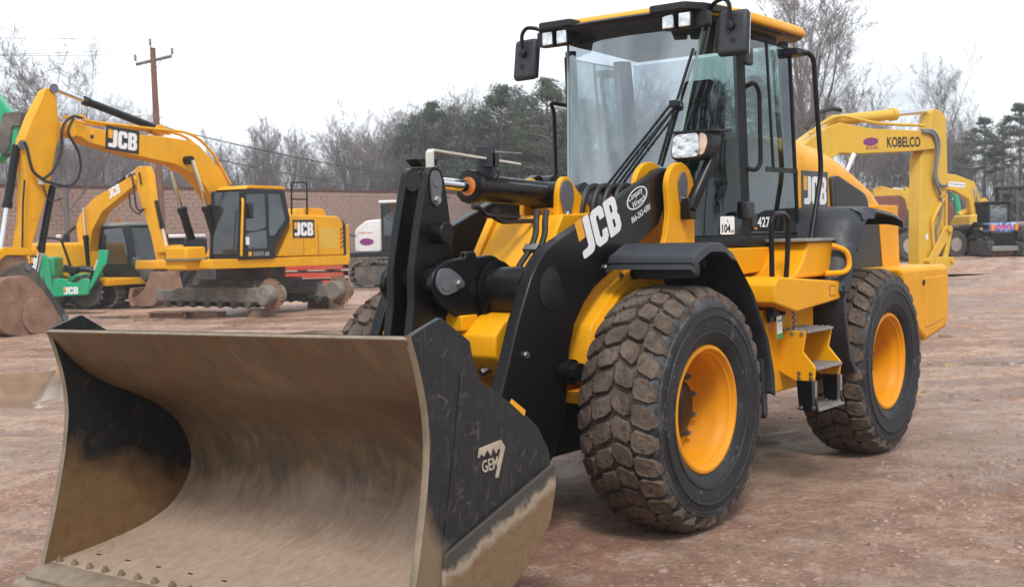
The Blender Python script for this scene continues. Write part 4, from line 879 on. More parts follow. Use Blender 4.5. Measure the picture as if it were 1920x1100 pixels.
# roof with black front visor
RO = [(-.92, .60), (-1.14, .71), (-1.5, .755), (-2.40, .755), (-2.50, .66), (-2.50, -.66), (-2.40, -.755), (-1.5, -.755), (-1.14, -.69), (-.92, -.57)]
def roofring(z, k): return [(x*1.0 + (1.7+x)*-(1-k), y*k, z) for x, y in RO]
b = MB(); b.loft([roofring(3.245, 1.0), roofring(3.275, 1.012), roofring(3.315, .985), roofring(3.345, .90), roofring(3.352, .7)]); b.build('roof', 'yellow', CB, bevel=.012)
b = MB(); b.loft([roofring(3.222, .94), roofring(3.226, .975), roofring(3.243, .985)]); b.build('roof_base', 'plastic_dark', CB, bevel=.01)
b = MB()
vis = []
for i in range(17):
    s = -1+2*i/16; vis.append((-.83 - .11*abs(s)**3, (.66 if s > 0 else .58)*s))
b.loft([[(x-.14, y, 3.255) for x, y in vis], [(x-.02, y, 3.285) for x, y in vis], [(x+.02, y, 3.265) for x, y in vis], [(x, y, 3.238) for x, y in vis], [(x-.14, y, 3.222) for x, y in vis]], False, False)
b.build('visor', 'plastic_dark', CB, smooth=40)
for sd in (1, -1):
    b = MB(); b.prism(rounded([(-.80, sd*.32), (-.80, sd*.60), (-.95, sd*.69), (-1.20, sd*.73), (-1.20, sd*.32)], .03), 'z', 3.26, 3.315); b.build('visor_wing', 'plastic_dark', CB, bevel=.01)
    b = MB(); b.prism(rounded([(sd*.38, 3.16), (sd*.38, 3.27), (sd*.70, 3.27), (sd*.70, 3.16)], .02), 'x', -1.0, -.92); b.build('lamp_bracket', 'plastic_dark', CB)
    for y in (.44, .565):
        b = MB(); b.box((-.90, sd*y, 3.205), (.08, .105, .115)); b.build('work_lamp', 'plastic_dark', CB, bevel=.012)
        b = MB(); b.box((-.862, sd*y, 3.205), (.012, .088, .098)); b.build('work_lamp_lens', 'lens', CB, bevel=.01)
    MR = holder('mirror', LD)
    b = MB(); b.box((-1.0, sd*.86, 3.095), (.07, .22, .31), Matrix.Rotation(.10*sd, 3, 'Z') @ Matrix.Rotation(-.12, 3, 'Y')); b.build('mirror_shell', 'plastic', MR, bevel=.035, seg=4)
    b = MB(); b.box((-1.042, sd*.86, 3.093), (.006, .19, .28), Matrix.Rotation(.10*sd, 3, 'Z') @ Matrix.Rotation(-.12, 3, 'Y')); b.build('mirror_glass', 'mirror', MR)
    b = MB(); b.tube(bend([(-1.02, sd*.66, 3.23), (-.98, sd*.72, 3.31), (-.95, sd*.82, 3.325), (-.945, sd*.86, 3.28), (-.945, sd*.86, 3.14)], .05), .015, 10); b.build('mirror_arm', 'black_paint', MR)
    b = MB(); b.lathe([(.03, 0), (.03, .05), (.02, .055), (0, .055)], (-.985, sd*.86, 3.14), 'x', 16); b.build('mirror_clamp', 'plastic_dark', MR); b = MB(); b.lathe([(.022, 0), (.022, .008), (0, .008)], (-.963, sd*.87, 3.04), 'x', 12); b.build('mirror_screw', 'plastic_dark', MR)
# wiper with its parallel arms
b = MB()
WX = lambda z: -.80 - .17*max(0, (z-2.1)/1.05) 
P0 = (WX(2.12)+.03, .06, 2.12); P1 = (WX(2.68)+.03, .42, 2.70)
b.tube([(WX(2.1)+.04, -.02, 2.10), (WX(2.66)+.01, .455, 2.66)], .010, 6); b.tube([(WX(2.1)+.04, .05, 2.08), (WX(2.66)+.01, .475, 2.63)], .010, 6); b.build('wiper_arm', 'plastic_dark', CB)
b = MB(); b.tube([(WX(3.03)-.015, .575, 3.02), (WX(2.66)-.01, .475, 2.66), (WX(2.22)-.0, .375, 2.24)], .012, 6); b.build('wiper_blade', 'plastic_dark', CB)
b = MB(); b.box((WX(2.65)+.0, .468, 2.65), (.05, .07, .05)); b.build('wiper_head', 'plastic_dark', CB, bevel=.008)
# lettering and stickers on the door
plate((-1.44, .778, 1.785), (-1, 0, 0), (0, 0, 1), .05, .085, 'decal_yellow', CB, 'model_badge'); letters('427', (-1.50, .776, 1.80), (-1, 0, 0), (0, 0, 1), .20, .075, 'decal_white', CB)
q0 = Vector((-1.12, .68, 1.755)); qr = Vector((-.52, .30, 0)); 
plate(q0, qr, (0, 0, 1), .115, .125, 'decal_white', CB, 'noise_sticker', .003, .012); letters('104', q0+qr.normalized()*.012+Vector((0,0,.012)), qr, (0, 0, 1), .07, .06, 'decal_black', CB, lift=.005); letters('dB', q0+qr.normalized()*.086+Vector((0,0,.012)), qr, (0, 0, 1), .022, .02, 'decal_black', CB, lift=.005); letters('L', q0+qr.normalized()*.055+Vector((0,0,.085)), qr, (0, 0, 1), .012, .02, 'decal_black', CB, lift=.005)
# ================================================================== THE YARD
UA = math.radians(127.2616)
UX, UY = math.cos(UA), math.sin(UA)
def W(u, v, z=None):
    """yard frame (u to the right of the loader's view axis, v away from it) -> world"""
    x, y = 6.3293 + u*UX + v*-UY, 4.5443 + u*UY + v*UX
    return Vector((x, y, gz(u, v) if z is None else z))
def ss(t): t = max(0.0, min(1.0, t)); return t*t*(3-2*t)
PUD = [(-6.9, 15.4, 2.6, 1.75, .10), (-9.15, 29.6, 1.5, 1.0, .07), (6.9, 19.8, .45, .30, .05), (6.3, 15.6, .50, .22, .05), (4.35, 12.95, .16, .12, .04), (-3.5, 23.2, .9, .5, .05), (-7.5, 20.5, .8, .5, .05),
       (13.5, 38.0, 1.6, 1.6, .06), (3.05, 13.8, .5, .2, .05), (5.2, 10.6, .22, .14, .035), (-12.6, 31.5, 1.4, .6, .05)]
WATER = -.030
def gz0(u, v): return .70*ss((v-22)/24)*ss((u-4)/14)
RUTS = [(15.6, .16, 3.6, 40, .30), (17.5, .15, 3.6, 40, .30), (20.6, .05, 3.4, 40, .34), (22.9, .05, 3.4, 40, .34), (11.6, .34, 2.9, 20, .24), (13.3, .34, 3.4, 20, .24), (27.5, .02, 3, 50, .45), (30.0, .02, 3, 50, .45),
        (24.6, -.03, -40, -1.5, .34), (26.6, -.03, -40, -1.5, .34), (20.2, .10, -30, -3.2, .3), (21.9, .10, -30, -3.2, .3), (11.2, -.35, -9, -3.9, .24), (9.6, -.35, -9, -3.6, .24), (34.0, .0, -40, -4, .5), (8.6, .9, 1.6, 5, .2), (7.2, .9, 2.3, 6, .2)]
def rut(u, v, n1=None, n2=None):
    """depth of wheel tracks pressed into the mud, 0 to 1"""
    if n1 is None: n1, n2 = noise.noise(Vector((u*.35, v*.35, 9.1))), noise.noise(Vector((u*1.3, v*1.3, 2.7)))
    s = 0.0
    for v0, a, u0, u1, w in RUTS:
        if u0 < u < u1:
            t = v - v0 - a*(u-u0 if u0 > -5 else u) - .30*math.sin(u*.5+v0) - .25*n1
            if abs(t) < w*3: s = max(s, math.exp(-(t/w)**2)*(.70 + .45*n2 + .18*math.sin((u + .6*abs(t))*21))*ss((u-u0)/1.5)*ss((u1-u)/1.5))
    return s
def gz(u, v):
    x, y = 6.3293 + u*UX - v*UY, 4.5443 + u*UY + v*UX
    n1 = noise.noise(Vector((x*.35, y*.35, 3.1))); n2 = noise.noise(Vector((x*1.3, y*1.3, 7.7))); n3 = noise.noise(Vector((x*4.5, y*4.5, 1.2)))
    z = n1*.030 + n2*.020 + n3*.013 + (noise.noise(Vector((x*12, y*12, 4.4)))*.009 if v < 26 else 0)
    z += .05*max(0, 1-v/60)*0
    e = rut(u, v, n1, n2); z -= .085*e*(.75 + .5*n3)
    # firm pad under the loader
    dx, dy = max(0, abs(x+.2)-3.5), max(0, abs(y)-1.4)
    k = ss(math.hypot(dx, dy)/1.2); z = z*(k*.95+.05) - .004*(1-k)
    for pu, pv, ru, rv, dp in PUD:
        q = math.hypot((u-pu)/ru, (v-pv)/rv) + .30*n1 + .28*n2 + .10*n3
        if q < 1.35: z = z*(1-ss((1.35-q)/.7)) + (-dp)*ss((1.35-q)/.7)
    return gz0(u, v) + z
def grid(us, vs, h):
    b = MB(); n = len(us)
    b.v = [tuple(h(u, v)) for v in vs for u in us]
    b.f = [(j*n+i, j*n+i+1, (j+1)*n+i+1, (j+1)*n+i) for j in range(len(vs)-1) for i in range(n-1)]
    return b
vs = [-30, -14, -6, -2, 0]; v = 1.0; st = .05
while v < 130: vs.append(v); st = max(.055, (v-2)*.012); v += st
vs += [150, 190]
us = [-180, -100, -70, -50, -40, -34] + [-29 + 58*(i/280) for i in range(281)] + [34, 40, 50, 70, 100, 180]
def fan(u, v):
    """closer columns near the camera, wider ones far away"""
    return u*(min(1.0, .22 + max(v, 0)*.026) if abs(u) < 60 else 1.0) if v < 30 else u
def gh(u, v):
    uu = fan(u, v)
    return W(uu, v, gz(uu, v) if (v < 135 and abs(uu) < 75) else gz0(uu, v) if v > 0 else 0)
o = grid(us, vs, gh).build('ground', 'mud', smooth=180); o['kind'] = 'structure'
at = o.data.attributes.new('rut', 'FLOAT', 'POINT'); at.data.foreach_set('value', [rut(fan(u, v), v) if 3 < v < 60 else 0.0 for v in vs for u in us])
for pu, pv, ru, rv, dp in PUD:
    b = MB(); N = 24; z = gz0(pu, pv) + WATER + (0 if dp > .06 else .006)
    b.v = [tuple(W(pu+1.4*ru*math.cos(2*PI*k/N), pv+1.4*rv*math.sin(2*PI*k/N), z)) for k in range(N)]; b.f = [tuple(range(N))]
    o = b.build('puddle', 'puddle_water'); o['kind'] = 'structure'
# loose stones and clods
def pebbles(name, m, n, seed, u0, u1, v0, v1, s0, s1, pw=1.0):
    rnd = random.Random(seed); b = MB()
    base = [(math.cos(a*PI/3), math.sin(a*PI/3), -.15) for a in range(6)] + [(.72*math.cos(a*PI/3+.4), .72*math.sin(a*PI/3+.4), .45) for a in range(6)] + [(.1, 0, .62)]
    for _ in range(n):
        v = v0 + (v1-v0)*rnd.random()**pw; u = (u0 + (u1-u0)*rnd.random()) * v/ v1 * 1.0
        cl = noise.noise(Vector((u*.8, v*.8, seed)))
        if cl < rnd.uniform(-.45, .25): continue
        s = s0 + (s1-s0)*rnd.random()**6; p = W(u, v)
        if -3.9 < p.x < 3.0 and abs(p.y) < 1.25: continue
        R = Matrix.Rotation(rnd.random()*6.3, 3, 'Z'); k = (rnd.uniform(.7, 1.3), rnd.uniform(.7, 1.3), rnd.uniform(.35, .8))
        vsx = [p + R @ Vector((q[0]*s*k[0]*rnd.uniform(.75, 1.25), q[1]*s*k[1]*rnd.uniform(.75, 1.25), q[2]*s*k[2] )) for q in base]
        b.add(vsx, [(i, (i+1) % 6, 6+(i+1) % 6, 6+i) for i in range(6)] + [(6+i, 6+(i+1) % 6, 12) for i in range(6)])
    o = b.build(name, m, smooth=75); o['kind'] = 'stuff'; tag(o, {'loose_gravel': 'pale gravel stones scattered over the wet yard', 'mud_clods': 'dark brown mud clods scattered over the wet yard'}[name], {'loose_gravel': 'gravel', 'mud_clods': 'mud'}[name]); return o
pebbles('loose_gravel', 'pebble', 26000, 5, -9, 9, 3.5, 18, .003, .020, .75)
pebbles('mud_clods', 'mud_clod', 22000, 9, -12, 12, 3.5, 26, .004, .040, .75)
# ================================================================== OTHER MACHINES IN THE YARD
def bgthing(name, label, cat, u, v, th=0.0, z=None, group=None):
    p = W(u, v); 
    return thing(name, label, cat, (p.x, p.y, gz0(u, v) if z is None else z), UA + math.radians(th), group)
def part(p, name, m, f, bevel=0, smooth=35):
    b = MB(); f(b); return b.build(name, m, p, bevel=bevel, smooth=smooth)
def pris(poly, y0, y1): return lambda b: b.prism(poly, 'y', y0, y1)
def hose(p, pts, r=.03): return part(p, 'hose', 'hose', lambda b: b.tube(curve(pts), r, 6))
def ram(p, a, b_, rb, rr, k=.6, name='hydraulic_cylinder', rod='chrome', bm='black_paint'):
    """a cylinder with its barrel from b_ and its rod to a"""
    a, b_ = Vector(a), Vector(b_); m = b_.lerp(a, k)
    o = part(p, name, bm, lambda q: (q.tube([b_, m], rb, 14), q.tube([m-(m-b_).normalized()*.12, m], rb*1.2, 14)))
    part(o, 'rod', rod, lambda q: q.tube([m, a], rr, 10)); return o
def track_loop(p, y, x0, x1, z0, z1, w, m='dusty_steel', shoes=46):
    r = (z1-z0)/2; L = [];
    path = [(x0+r - r*math.sin(a), z0+r - r*math.cos(a)) for a in [PI*i/8 for i in range(9)]] + [(x1-r + r*math.sin(a), z0+r + r*math.cos(a)) for a in [PI*i/8 for i in range(9)]]
    P = [Vector((q[0], q[1])) for q in path]; P.append(P[0]); tot = sum((P[i+1]-P[i]).length for i in range(len(P)-1))
    o = holder('track', p)
    part(o, 'track_frame', 'frame_grey', lambda b: b.prism(rounded([(x0+r*.5, z0+.10), (x1-r*.5, z0+.10), (x1-r*.3, z1-.12), (x0+r*.3, z1-.12)], .1), 'y', y-w*.28, y+w*.28), .01)
    def shoe(b):
        step = tot/shoes; d = 0; i = 0; acc = 0
        for s in range(shoes):
            t = s*step
            while acc + (P[i+1]-P[i]).length < t: acc += (P[i+1]-P[i]).length; i += 1
            a = P[i].lerp(P[i+1], (t-acc)/(P[i+1]-P[i]).length); dr = (P[i+1]-P[i]).normalized(); ang = math.atan2(dr.y, dr.x)
            R = Matrix.Rotation(-ang, 3, 'Y')
            b.box((a.x, y, a.y), (step*.92, w, .035), R); b.box((a.x - dr.y*-.0, y, a.y) , (step*.22, w, .085), R)
    part(o, 'track_shoes', m, shoe)
    return o
def simple_wheel(p, c, R, w, rim, ax='y', rimm='white_paint', name='wheel', tm='rubber_old'):
    o = holder(name, p)
    part(o, 'tyre', tm, lambda b: b.lathe([(rim, -w*.42), (R*.85, -w*.5), (R*.97, -w*.44), (R, -w*.25), (R, w*.25), (R*.97, w*.44), (R*.85, w*.5), (rim, w*.42)], c, ax, 32, cap=False))
    part(o, 'rim', rimm, lambda b: b.lathe([(rim*1.02, -w*.40), (rim*.9, -w*.25), (rim*.3, -w*.10), (rim*.3, w*.10), (rim*.9, w*.25), (rim*1.02, w*.40)], c, ax, 28))
    return o
def lug_tyre(b, c, R, w, n=18, ax='y'):
    for i in range(n):
        for s in (-1, 1):
            a = 2*PI*(i+(.5 if s > 0 else 0))/n
            M = Matrix.Translation(c) @ Matrix.Rotation(a, 4, 'Y') @ Matrix.Translation((0, s*w*.25, R)) @ Matrix.Rotation(s*.6, 4, 'Z')
            b.add([M @ Vector(q) for q in [(-.05,-w*.3,-.03),(.05,-w*.3,-.03),(.05,w*.3,-.03),(-.05,w*.3,-.03),(-.035,-w*.28,.035),(.035,-w*.28,.035),(.035,w*.28,.035),(-.035,w*.28,.035)]], [(0,3,2,1),(4,5,6,7),(0,1,5,4),(1,2,6,5),(2,3,7,6),(3,0,4,7)])

# ---- large tracked excavator without its track chains, on the left
X = thing('excavator', 'large yellow excavator standing on blocks with its tracks removed, boom reaching left', 'excavator', (-13.56, -18.53, 0), .066)
boom = [(5.66, 4.12), (5.64, 4.36), (5.49, 4.46), (5.20, 4.40), (4.89, 4.34), (4.33, 4.28), (3.05, 4.27), (2.25, 4.22), (1.95, 4.12), (1.70, 3.92), (1.28, 3.57), (.98, 3.10), (.66, 2.46), (.62, 1.80), (.85, 1.62), (1.10, 1.75), (1.35, 2.25), (1.70, 2.74), (1.90, 3.00), (2.24, 3.28), (2.74, 3.47), (3.82, 3.61), (5.05, 3.83), (5.22, 3.93), (5.58, 3.97)]
BM = part(X, 'boom', 'yellow_exc', pris(inset(boom, .095), -.22, .22), .02)
jcb_logo((4.55, .222, 3.87), (-1, 0, -.085), (-.085, 0, 1), .76, BM)
part(BM, 'pipe', 'yellow_exc', lambda b: (b.tube(curve([(5.35, .16, 4.47), (5.1, .16, 4.47), (4.9, .16, 4.38), (3.2, .16, 4.33), (2.2, .16, 4.28), (1.55, .16, 3.88), (1.0, .16, 3.15)]), .035, 6)))
part(BM, 'pipe', 'yellow_exc', lambda b: (b.tube(curve([(5.35, -.16, 4.47), (5.1, -.16, 4.47), (4.9, -.16, 4.38), (3.2, -.16, 4.33), (2.2, -.16, 4.28), (1.55, -.16, 3.88), (1.0, -.16, 3.15)]), .035, 6)))
part(BM, 'pin', 'black_paint', lambda b: b.cyl((2.40, -.36, 3.66), (2.40, .40, 3.66), .10, 16)); part(BM, 'pin', 'yellow_exc', lambda b: b.cyl((5.52, -.33, 4.16), (5.52, .33, 4.16), .14, 20))
plate((5.02, .222, 4.0), (-1, 0, -.08), (-.08, 0, 1), .13, .24, 'decal_yellow', BM, 'warning_plate', .004); plate((5.00, .223, 4.02), (-1, 0, -.08), (-.08, 0, 1), .09, .08, 'decal_black', BM, 'warning_mark', .005)
for sd in (1, -1): part(BM, 'cylinder_lug', 'yellow_exc', pris(rounded([(3.25, 4.26), (3.10, 4.44), (2.92, 4.44), (2.72, 4.22)], .06), sd*.08, sd*.14), .01)
stick = [(5.77, 5.10), (5.66, 5.02), (5.62, 4.80), (5.58, 4.40), (5.55, 4.05), (5.67, 3.75), (5.86, 2.97), (6.13, 2.27), (6.41, 1.53), (6.55, 1.40), (6.78, 1.44), (6.80, 1.8), (6.70, 2.27), (6.62, 3.18), (6.68, 3.70), (6.62, 3.95), (6.38, 4.47), (6.05, 5.0), (5.92, 5.12)]
SK = part(X, 'stick', 'yellow_exc', pris(inset(stick, .11), -.15, .15), .02)
part(SK, 'stick_doubler', 'yellow_exc', pris([(5.78, 5.0), (5.70, 4.4), (5.78, 3.85), (6.05, 2.97), (6.32, 2.3), (6.45, 2.3), (6.42, 3.1), (6.45, 3.8), (6.25, 4.4), (5.98, 4.98)], .15, .158), .006)
for (x, z) in ((5.80, 5.0), (6.58, 3.80)): part(SK, 'pin_cap', 'pin_grey', lambda b: b.lathe([(.10, 0), (.10, .03), (0, .03)], (x, .16, z), 'y', 20))
part(SK, 'hose_bracket', 'zinc_white', lambda b: b.box((6.22, .24, 3.08), (.14, .06, .12)))
hose(SK, [(5.25, .30, 4.42), (5.48, .32, 4.44), (5.74, .33, 4.20), (5.80, .33, 3.7), (6.0, .32, 3.30), (6.22, .30, 3.12)]); hose(SK, [(5.45, .30, 4.40), (5.62, .34, 4.1), (5.40, .36, 3.7), (5.38, .36, 3.3), (5.62, .34, 3.0), (6.18, .30, 3.08)]); hose(SK, [(6.2, .28, 3.1), (6.45, .28, 3.3), (6.55, .28, 3.72), (6.60, .26, 3.85)])
hose(SK, [(6.2, .25, 3.0), (6.1, .26, 2.72), (5.9, .26, 2.70), (5.75, .24, 2.75)], .018); hose(SK, [(6.60, .23, 3.1), (6.66, .23, 2.6), (6.70, .23, 2.0), (6.72, .23, 1.65)], .02)
ram(X, (5.78, 0, 5.04), (3.0, 0, 4.36), .085, .05, .70); 
for sd in (1, -1): ram(X, (2.40, sd*.42, 3.66), (1.75, sd*.42, 1.85), .10, .05, .42)
ram(X, (7.05, .0, 1.70), (6.60, 0, 3.80), .085, .05, .60, name='bucket_cylinder'); ram(X, (6.28, 0, 1.10), (5.80, 0, 3.0), .075, .045, .72, name='thumb_cylinder')
part(X, 'bucket_linkage', 'yellow_exc', lambda b: (b.prism(rounded([(6.42, 1.72), (6.42, 1.58), (7.10, 1.60), (7.45, 1.35), (7.5, 1.5), (7.14, 1.76)], .05), 'y', -.26, -.20), b.prism(rounded([(6.42, 1.72), (6.42, 1.58), (7.10, 1.60), (7.45, 1.35), (7.5, 1.5), (7.14, 1.76)], .05), 'y', .20, .26), b.cyl((6.45, -.28, 1.65), (6.45, .28, 1.65), .07, 12)), .01)
BU = holder('bucket', X)
part(BU, 'shell', 'rust', pris(rounded([(7.45, 1.15), (6.95, 1.20), (6.72, 1.05), (6.42, .72), (6.05, .12), (6.20, -.02), (6.6, -.02), (7.0, -.02), (7.4, .05), (7.62, .30), (7.66, .75)], .10), -.62, .62), .02)
part(BU, 'side_cutter', 'rust', pris(rounded([(6.95, .72), (6.55, .72), (6.30, .40), (6.22, .05), (6.55, .0), (6.9, .02), (7.08, .3)], .16), .62, .66), .01)
for sd in (.18, -.18): part(BU, 'ear', 'rust', pris(rounded([(7.3, 1.15), (7.2, 1.55), (6.95, 1.66), (6.55, 1.52), (6.7, 1.05)], .08), sd-.03, sd+.03), .01)
TH = part(X, 'thumb', 'frame_grey', pris([(7.3, 1.16), (7.0, 1.36), (6.64, 1.47), (6.40, 1.26), (6.03, .72), (5.77, .40), (5.66, .14), (5.74, .06), (5.88, .18), (5.92, .30), (6.02, .32), (6.06, .46), (6.17, .50), (6.20, .62), (6.36, .74), (6.5, .92), (6.86, .98), (7.2, .9)], .16, .24), .01)
part(TH, 'thumb_rail', 'frame_grey', pris([(7.3, 1.16), (7.0, 1.36), (6.64, 1.47), (6.40, 1.26), (6.03, .72), (5.77, .40), (5.66, .14), (5.74, .06), (5.88, .18), (6.17, .50), (6.5, .92), (6.86, .98), (7.2, .9)], -.24, -.16), .01)
for x, z in ((6.62, 1.35), (5.80, .28)): part(TH, 'pin', 'pin_grey', lambda b: b.cyl((x, -.27, z), (x, .27, z), .08, 14))
HS = holder('house', X)
part(HS, 'deck', 'yellow_exc', pris(rounded([(2.72, 1.17), (-1.9, 1.13), (-1.95, 1.37), (2.70, 1.38)], .04), -1.30, 1.30), .02)
part(HS, 'engine_box', 'yellow_exc', pris([(.60, 1.40), (.18, 2.06), (.15, 2.40), (-1.55, 2.37), (-1.75, 2.18), (-1.80, 1.38)], .25, 1.28), .03)
part(HS, 'engine_box', 'yellow_exc', pris([(.60, 1.40), (.18, 2.0), (.15, 2.20), (-1.55, 2.20), (-1.75, 2.1), (-1.80, 1.38)], -1.28, .25), .03)
part(HS, 'hump', 'yellow_exc', pris(rounded([(-.36, 2.38), (-.48, 2.57), (-1.15, 2.57), (-1.28, 2.37)], .05), .35, 1.15), .03)
part(HS, 'counterweight', 'yellow_exc', lambda b: b.prism(rounded([(-1.80, -1.28), (-1.80, 1.28), (-2.15, 1.15), (-2.35, .6), (-2.35, -.6), (-2.15, -1.15)], .1), 'z', 1.2, 2.15), .04)
part(HS, 'corner_strip', 'plastic_dark', lambda b: b.span((-1.82, 1.1, 1.38), (-1.74, 1.295, 2.18)))
for k in range(5): part(HS, 'chevron', 'plastic_dark', pris([(-1.74, 1.62+.11*k), (-1.62, 1.54+.11*k), (-1.62, 1.58+.11*k), (-1.74, 1.66+.11*k)], 1.281, 1.284))
part(HS, 'grille', 'yellow_kob', pris(rounded([(-.95, 1.56), (-1.52, 1.55), (-1.52, 2.08), (-.85, 2.08), (-.85, 1.72), (-.95, 1.68)], .02), 1.279, 1.284))
for k in range(6): part(HS, 'louvre', 'yellow_kob', pris([(.35-.05*k-.1, 1.50+.075*k), (-.12, 1.49+.075*k), (-.12, 1.525+.075*k), (.33-.05*k-.1, 1.535+.075*k)], 1.279, 1.29))
for x in (-.28, -.8): part(HS, 'panel_seam', 'plastic_dark', pris([(x, 1.42), (x-.012, 1.42), (x-.012, 2.2), (x, 2.2)], 1.278, 1.2815))
jcb_logo((.03, 1.282, 1.885), (-1, 0, 0), (0, 0, 1), .66, HS)
part(HS, 'handrail', 'black_paint', lambda b: (b.tube(bend([(.02, 1.2, 2.40), (.0, 1.2, 3.18), (-.54, 1.2, 3.20), (-.52, 1.2, 2.40)], .06), .022, 8), b.tube([(.01, 1.2, 2.78), (-.53, 1.2, 2.78)], .018, 6)))
part(HS, 'tool_box', 'yellow_exc', lambda b: b.span((2.45, .15, 1.15), (3.05, .85, 1.68)), .05); part(HS, 'front_step', 'dusty_steel', lambda b: b.span((2.5, .2, 1.38), (3.12, .95, 1.42)))
CA = holder('cab', X)
side = rounded([(1.80, 2.90), (1.60, 3.02), (.42, 3.02), (.24, 2.26), (.76, 1.66), (.78, 1.38), (1.92, 1.38)], .05)
for y in (1.34, .40): part(CA, 'side_frame', 'plastic_dark', pris(side, y-.02, y+.02), .01)
part(CA, 'roof', 'yellow_exc', pris(rounded([(1.70, 2.98), (1.55, 3.07), (.42, 3.07), (.38, 2.98)], .03), .40, 1.36), .03)
part(CA, 'windscreen', 'glass_far', lambda b: b.add([(1.90, .42, 1.45), (1.90, 1.32, 1.45), (1.79, 1.32, 2.93), (1.79, .42, 2.93)], [(0,1,2,3)]))
for y in (.41, 1.33): part(CA, 'front_post', 'plastic_dark', lambda b: b.tube([(1.92, y, 1.38), (1.80, y, 2.95)], .035, 6))
part(CA, 'side_window', 'glass_dark', pris(rounded([(1.66, 2.86), (1.08, 2.88), (1.06, 2.1), (1.35, 2.02), (1.70, 2.02)], .05), 1.362, 1.366)); part(CA, 'side_window', 'glass_dark', pris(rounded([(.96, 2.88), (.58, 2.88), (.42, 2.28), (.80, 1.90), (.96, 1.90)], .05), 1.362, 1.366)); part(CA, 'door_window', 'glass_dark', pris(rounded([(1.70, 1.96), (1.06, 2.04), (1.04, 1.60), (1.66, 1.58)], .05), 1.362, 1.366))
part(CA, 'cab_floor', 'plastic_dark', lambda b: b.span((.78, .40, 1.36), (1.90, 1.33, 1.50))); part(CA, 'rear_wall', 'plastic_dark', lambda b: b.prism([(.44, 3.0), (.27, 2.26), (.8, 1.66), (.9, 1.66), (.40, 2.26), (.55, 3.0)], 'y', .45, 1.30)); part(CA, 'seat', 'skin_seat', lambda b: (b.box((.95, .87, 2.15), (.15, .5, .7)), b.box((1.15, .87, 1.85), (.5, .5, .15))))
part(CA, 'grab_rail', 'yellow_exc', lambda b: b.tube(bend([(1.80, 1.38, 2.75), (1.84, 1.44, 2.7), (1.92, 1.44, 1.75), (1.90, 1.40, 1.45)], .1), .03, 8)); part(CA, 'mirror', 'plastic_dark', lambda b: b.box((1.72, 1.52, 2.48), (.10, .20, .36)), .04)
part(CA, 'wiper', 'plastic_dark', lambda b: b.tube([(1.94, 1.2, 1.6), (1.87, 1.25, 2.5)], .014, 5))
plate((1.64, 1.361, 1.44), (-1, 0, 0), (0, 0, 1), .10, .10, 'decal_yellow', CA, 'model_badge', .004); letters('220', (1.50, 1.361, 1.44), (-1, 0, 0), (0, 0, 1), .36, .10, 'decal_grey', CA); letters('LC', (1.10, 1.361, 1.44), (-1, 0, 0), (0, 0, 1), .12, .08, 'decal_white', CA)
plate((1.72, 1.367, 1.70), (-1, 0, 0), (0, 0, 1), .11, .18, 'decal_white', CA, 'sticker', .004)
UC = holder('undercarriage', X); UC.location = (.05, -.22, 0); UC.rotation_euler = (0, 0, 1.645-.066)
part(UC, 'slew_ring', 'frame_grey', lambda b: b.cyl((0, 0, .85), (0, 0, 1.14), .85, 32)); part(UC, 'car_body', 'frame_grey', lambda b: (b.span((-.8, -1.0, .55), (.8, 1.0, .86)), b.prism([(-1.0, -1.1), (-.6, -.5), (.6, -.5), (1.3, -1.1), (1.3, -1.2), (-1.0, -1.2)], 'z', .45, .75), b.prism([(-1.0, 1.1), (-.6, .5), (.6, .5), (1.3, 1.1), (1.3, 1.2), (-1.0, 1.2)], 'z', .45, .75)), .02)
for sd in (1, -1):
    part(UC, 'track_frame', 'dusty_steel', lambda b: b.prism(rounded([(-1.95, .34), (1.50, .34), (1.62, .5), (1.5, .68), (-1.1, .68), (-1.3, .62), (-1.95, .62)], .04), 'y', sd*1.2-.16, sd*1.2+.16), .02)
    part(UC, 'sprocket', 'rust', lambda b: (b.lathe([(.30, -.03), (.34, -.02), (.34, .02), (.30, .03)], (1.85, sd*1.2, .52), 'y', 30), [b.box((1.85+.36*math.cos(i*2*PI/21), sd*1.2, .52+.36*math.sin(i*2*PI/21)), (.05, .05, .05), Matrix.Rotation(-i*2*PI/21, 3, 'Y')) for i in range(21)]))
    part(UC, 'final_drive', 'dusty_steel', lambda b: (b.lathe([(.22, -.30), (.24, -.26), (.24, .26), (.22, .30)], (1.85, sd*1.2, .52), 'y', 24)))
    for i in range(7): part(UC, 'track_roller', 'frame_grey', lambda b: b.lathe([(.06, -.20), (.10, -.19), (.10, -.12), (.075, -.11), (.075, .11), (.10, .12), (.10, .19), (.06, .20)], (-1.5+.46*i, sd*1.2, .30), 'y', 14))
    part(UC, 'step_rail', 'dusty_steel', lambda b: (b.span((-1.2, sd*1.2-.19*1, .56), (-.7, sd*1.2-.17, .60)), b.span((.3, sd*1.2-.19, .56), (.9, sd*1.2-.17, .60))))
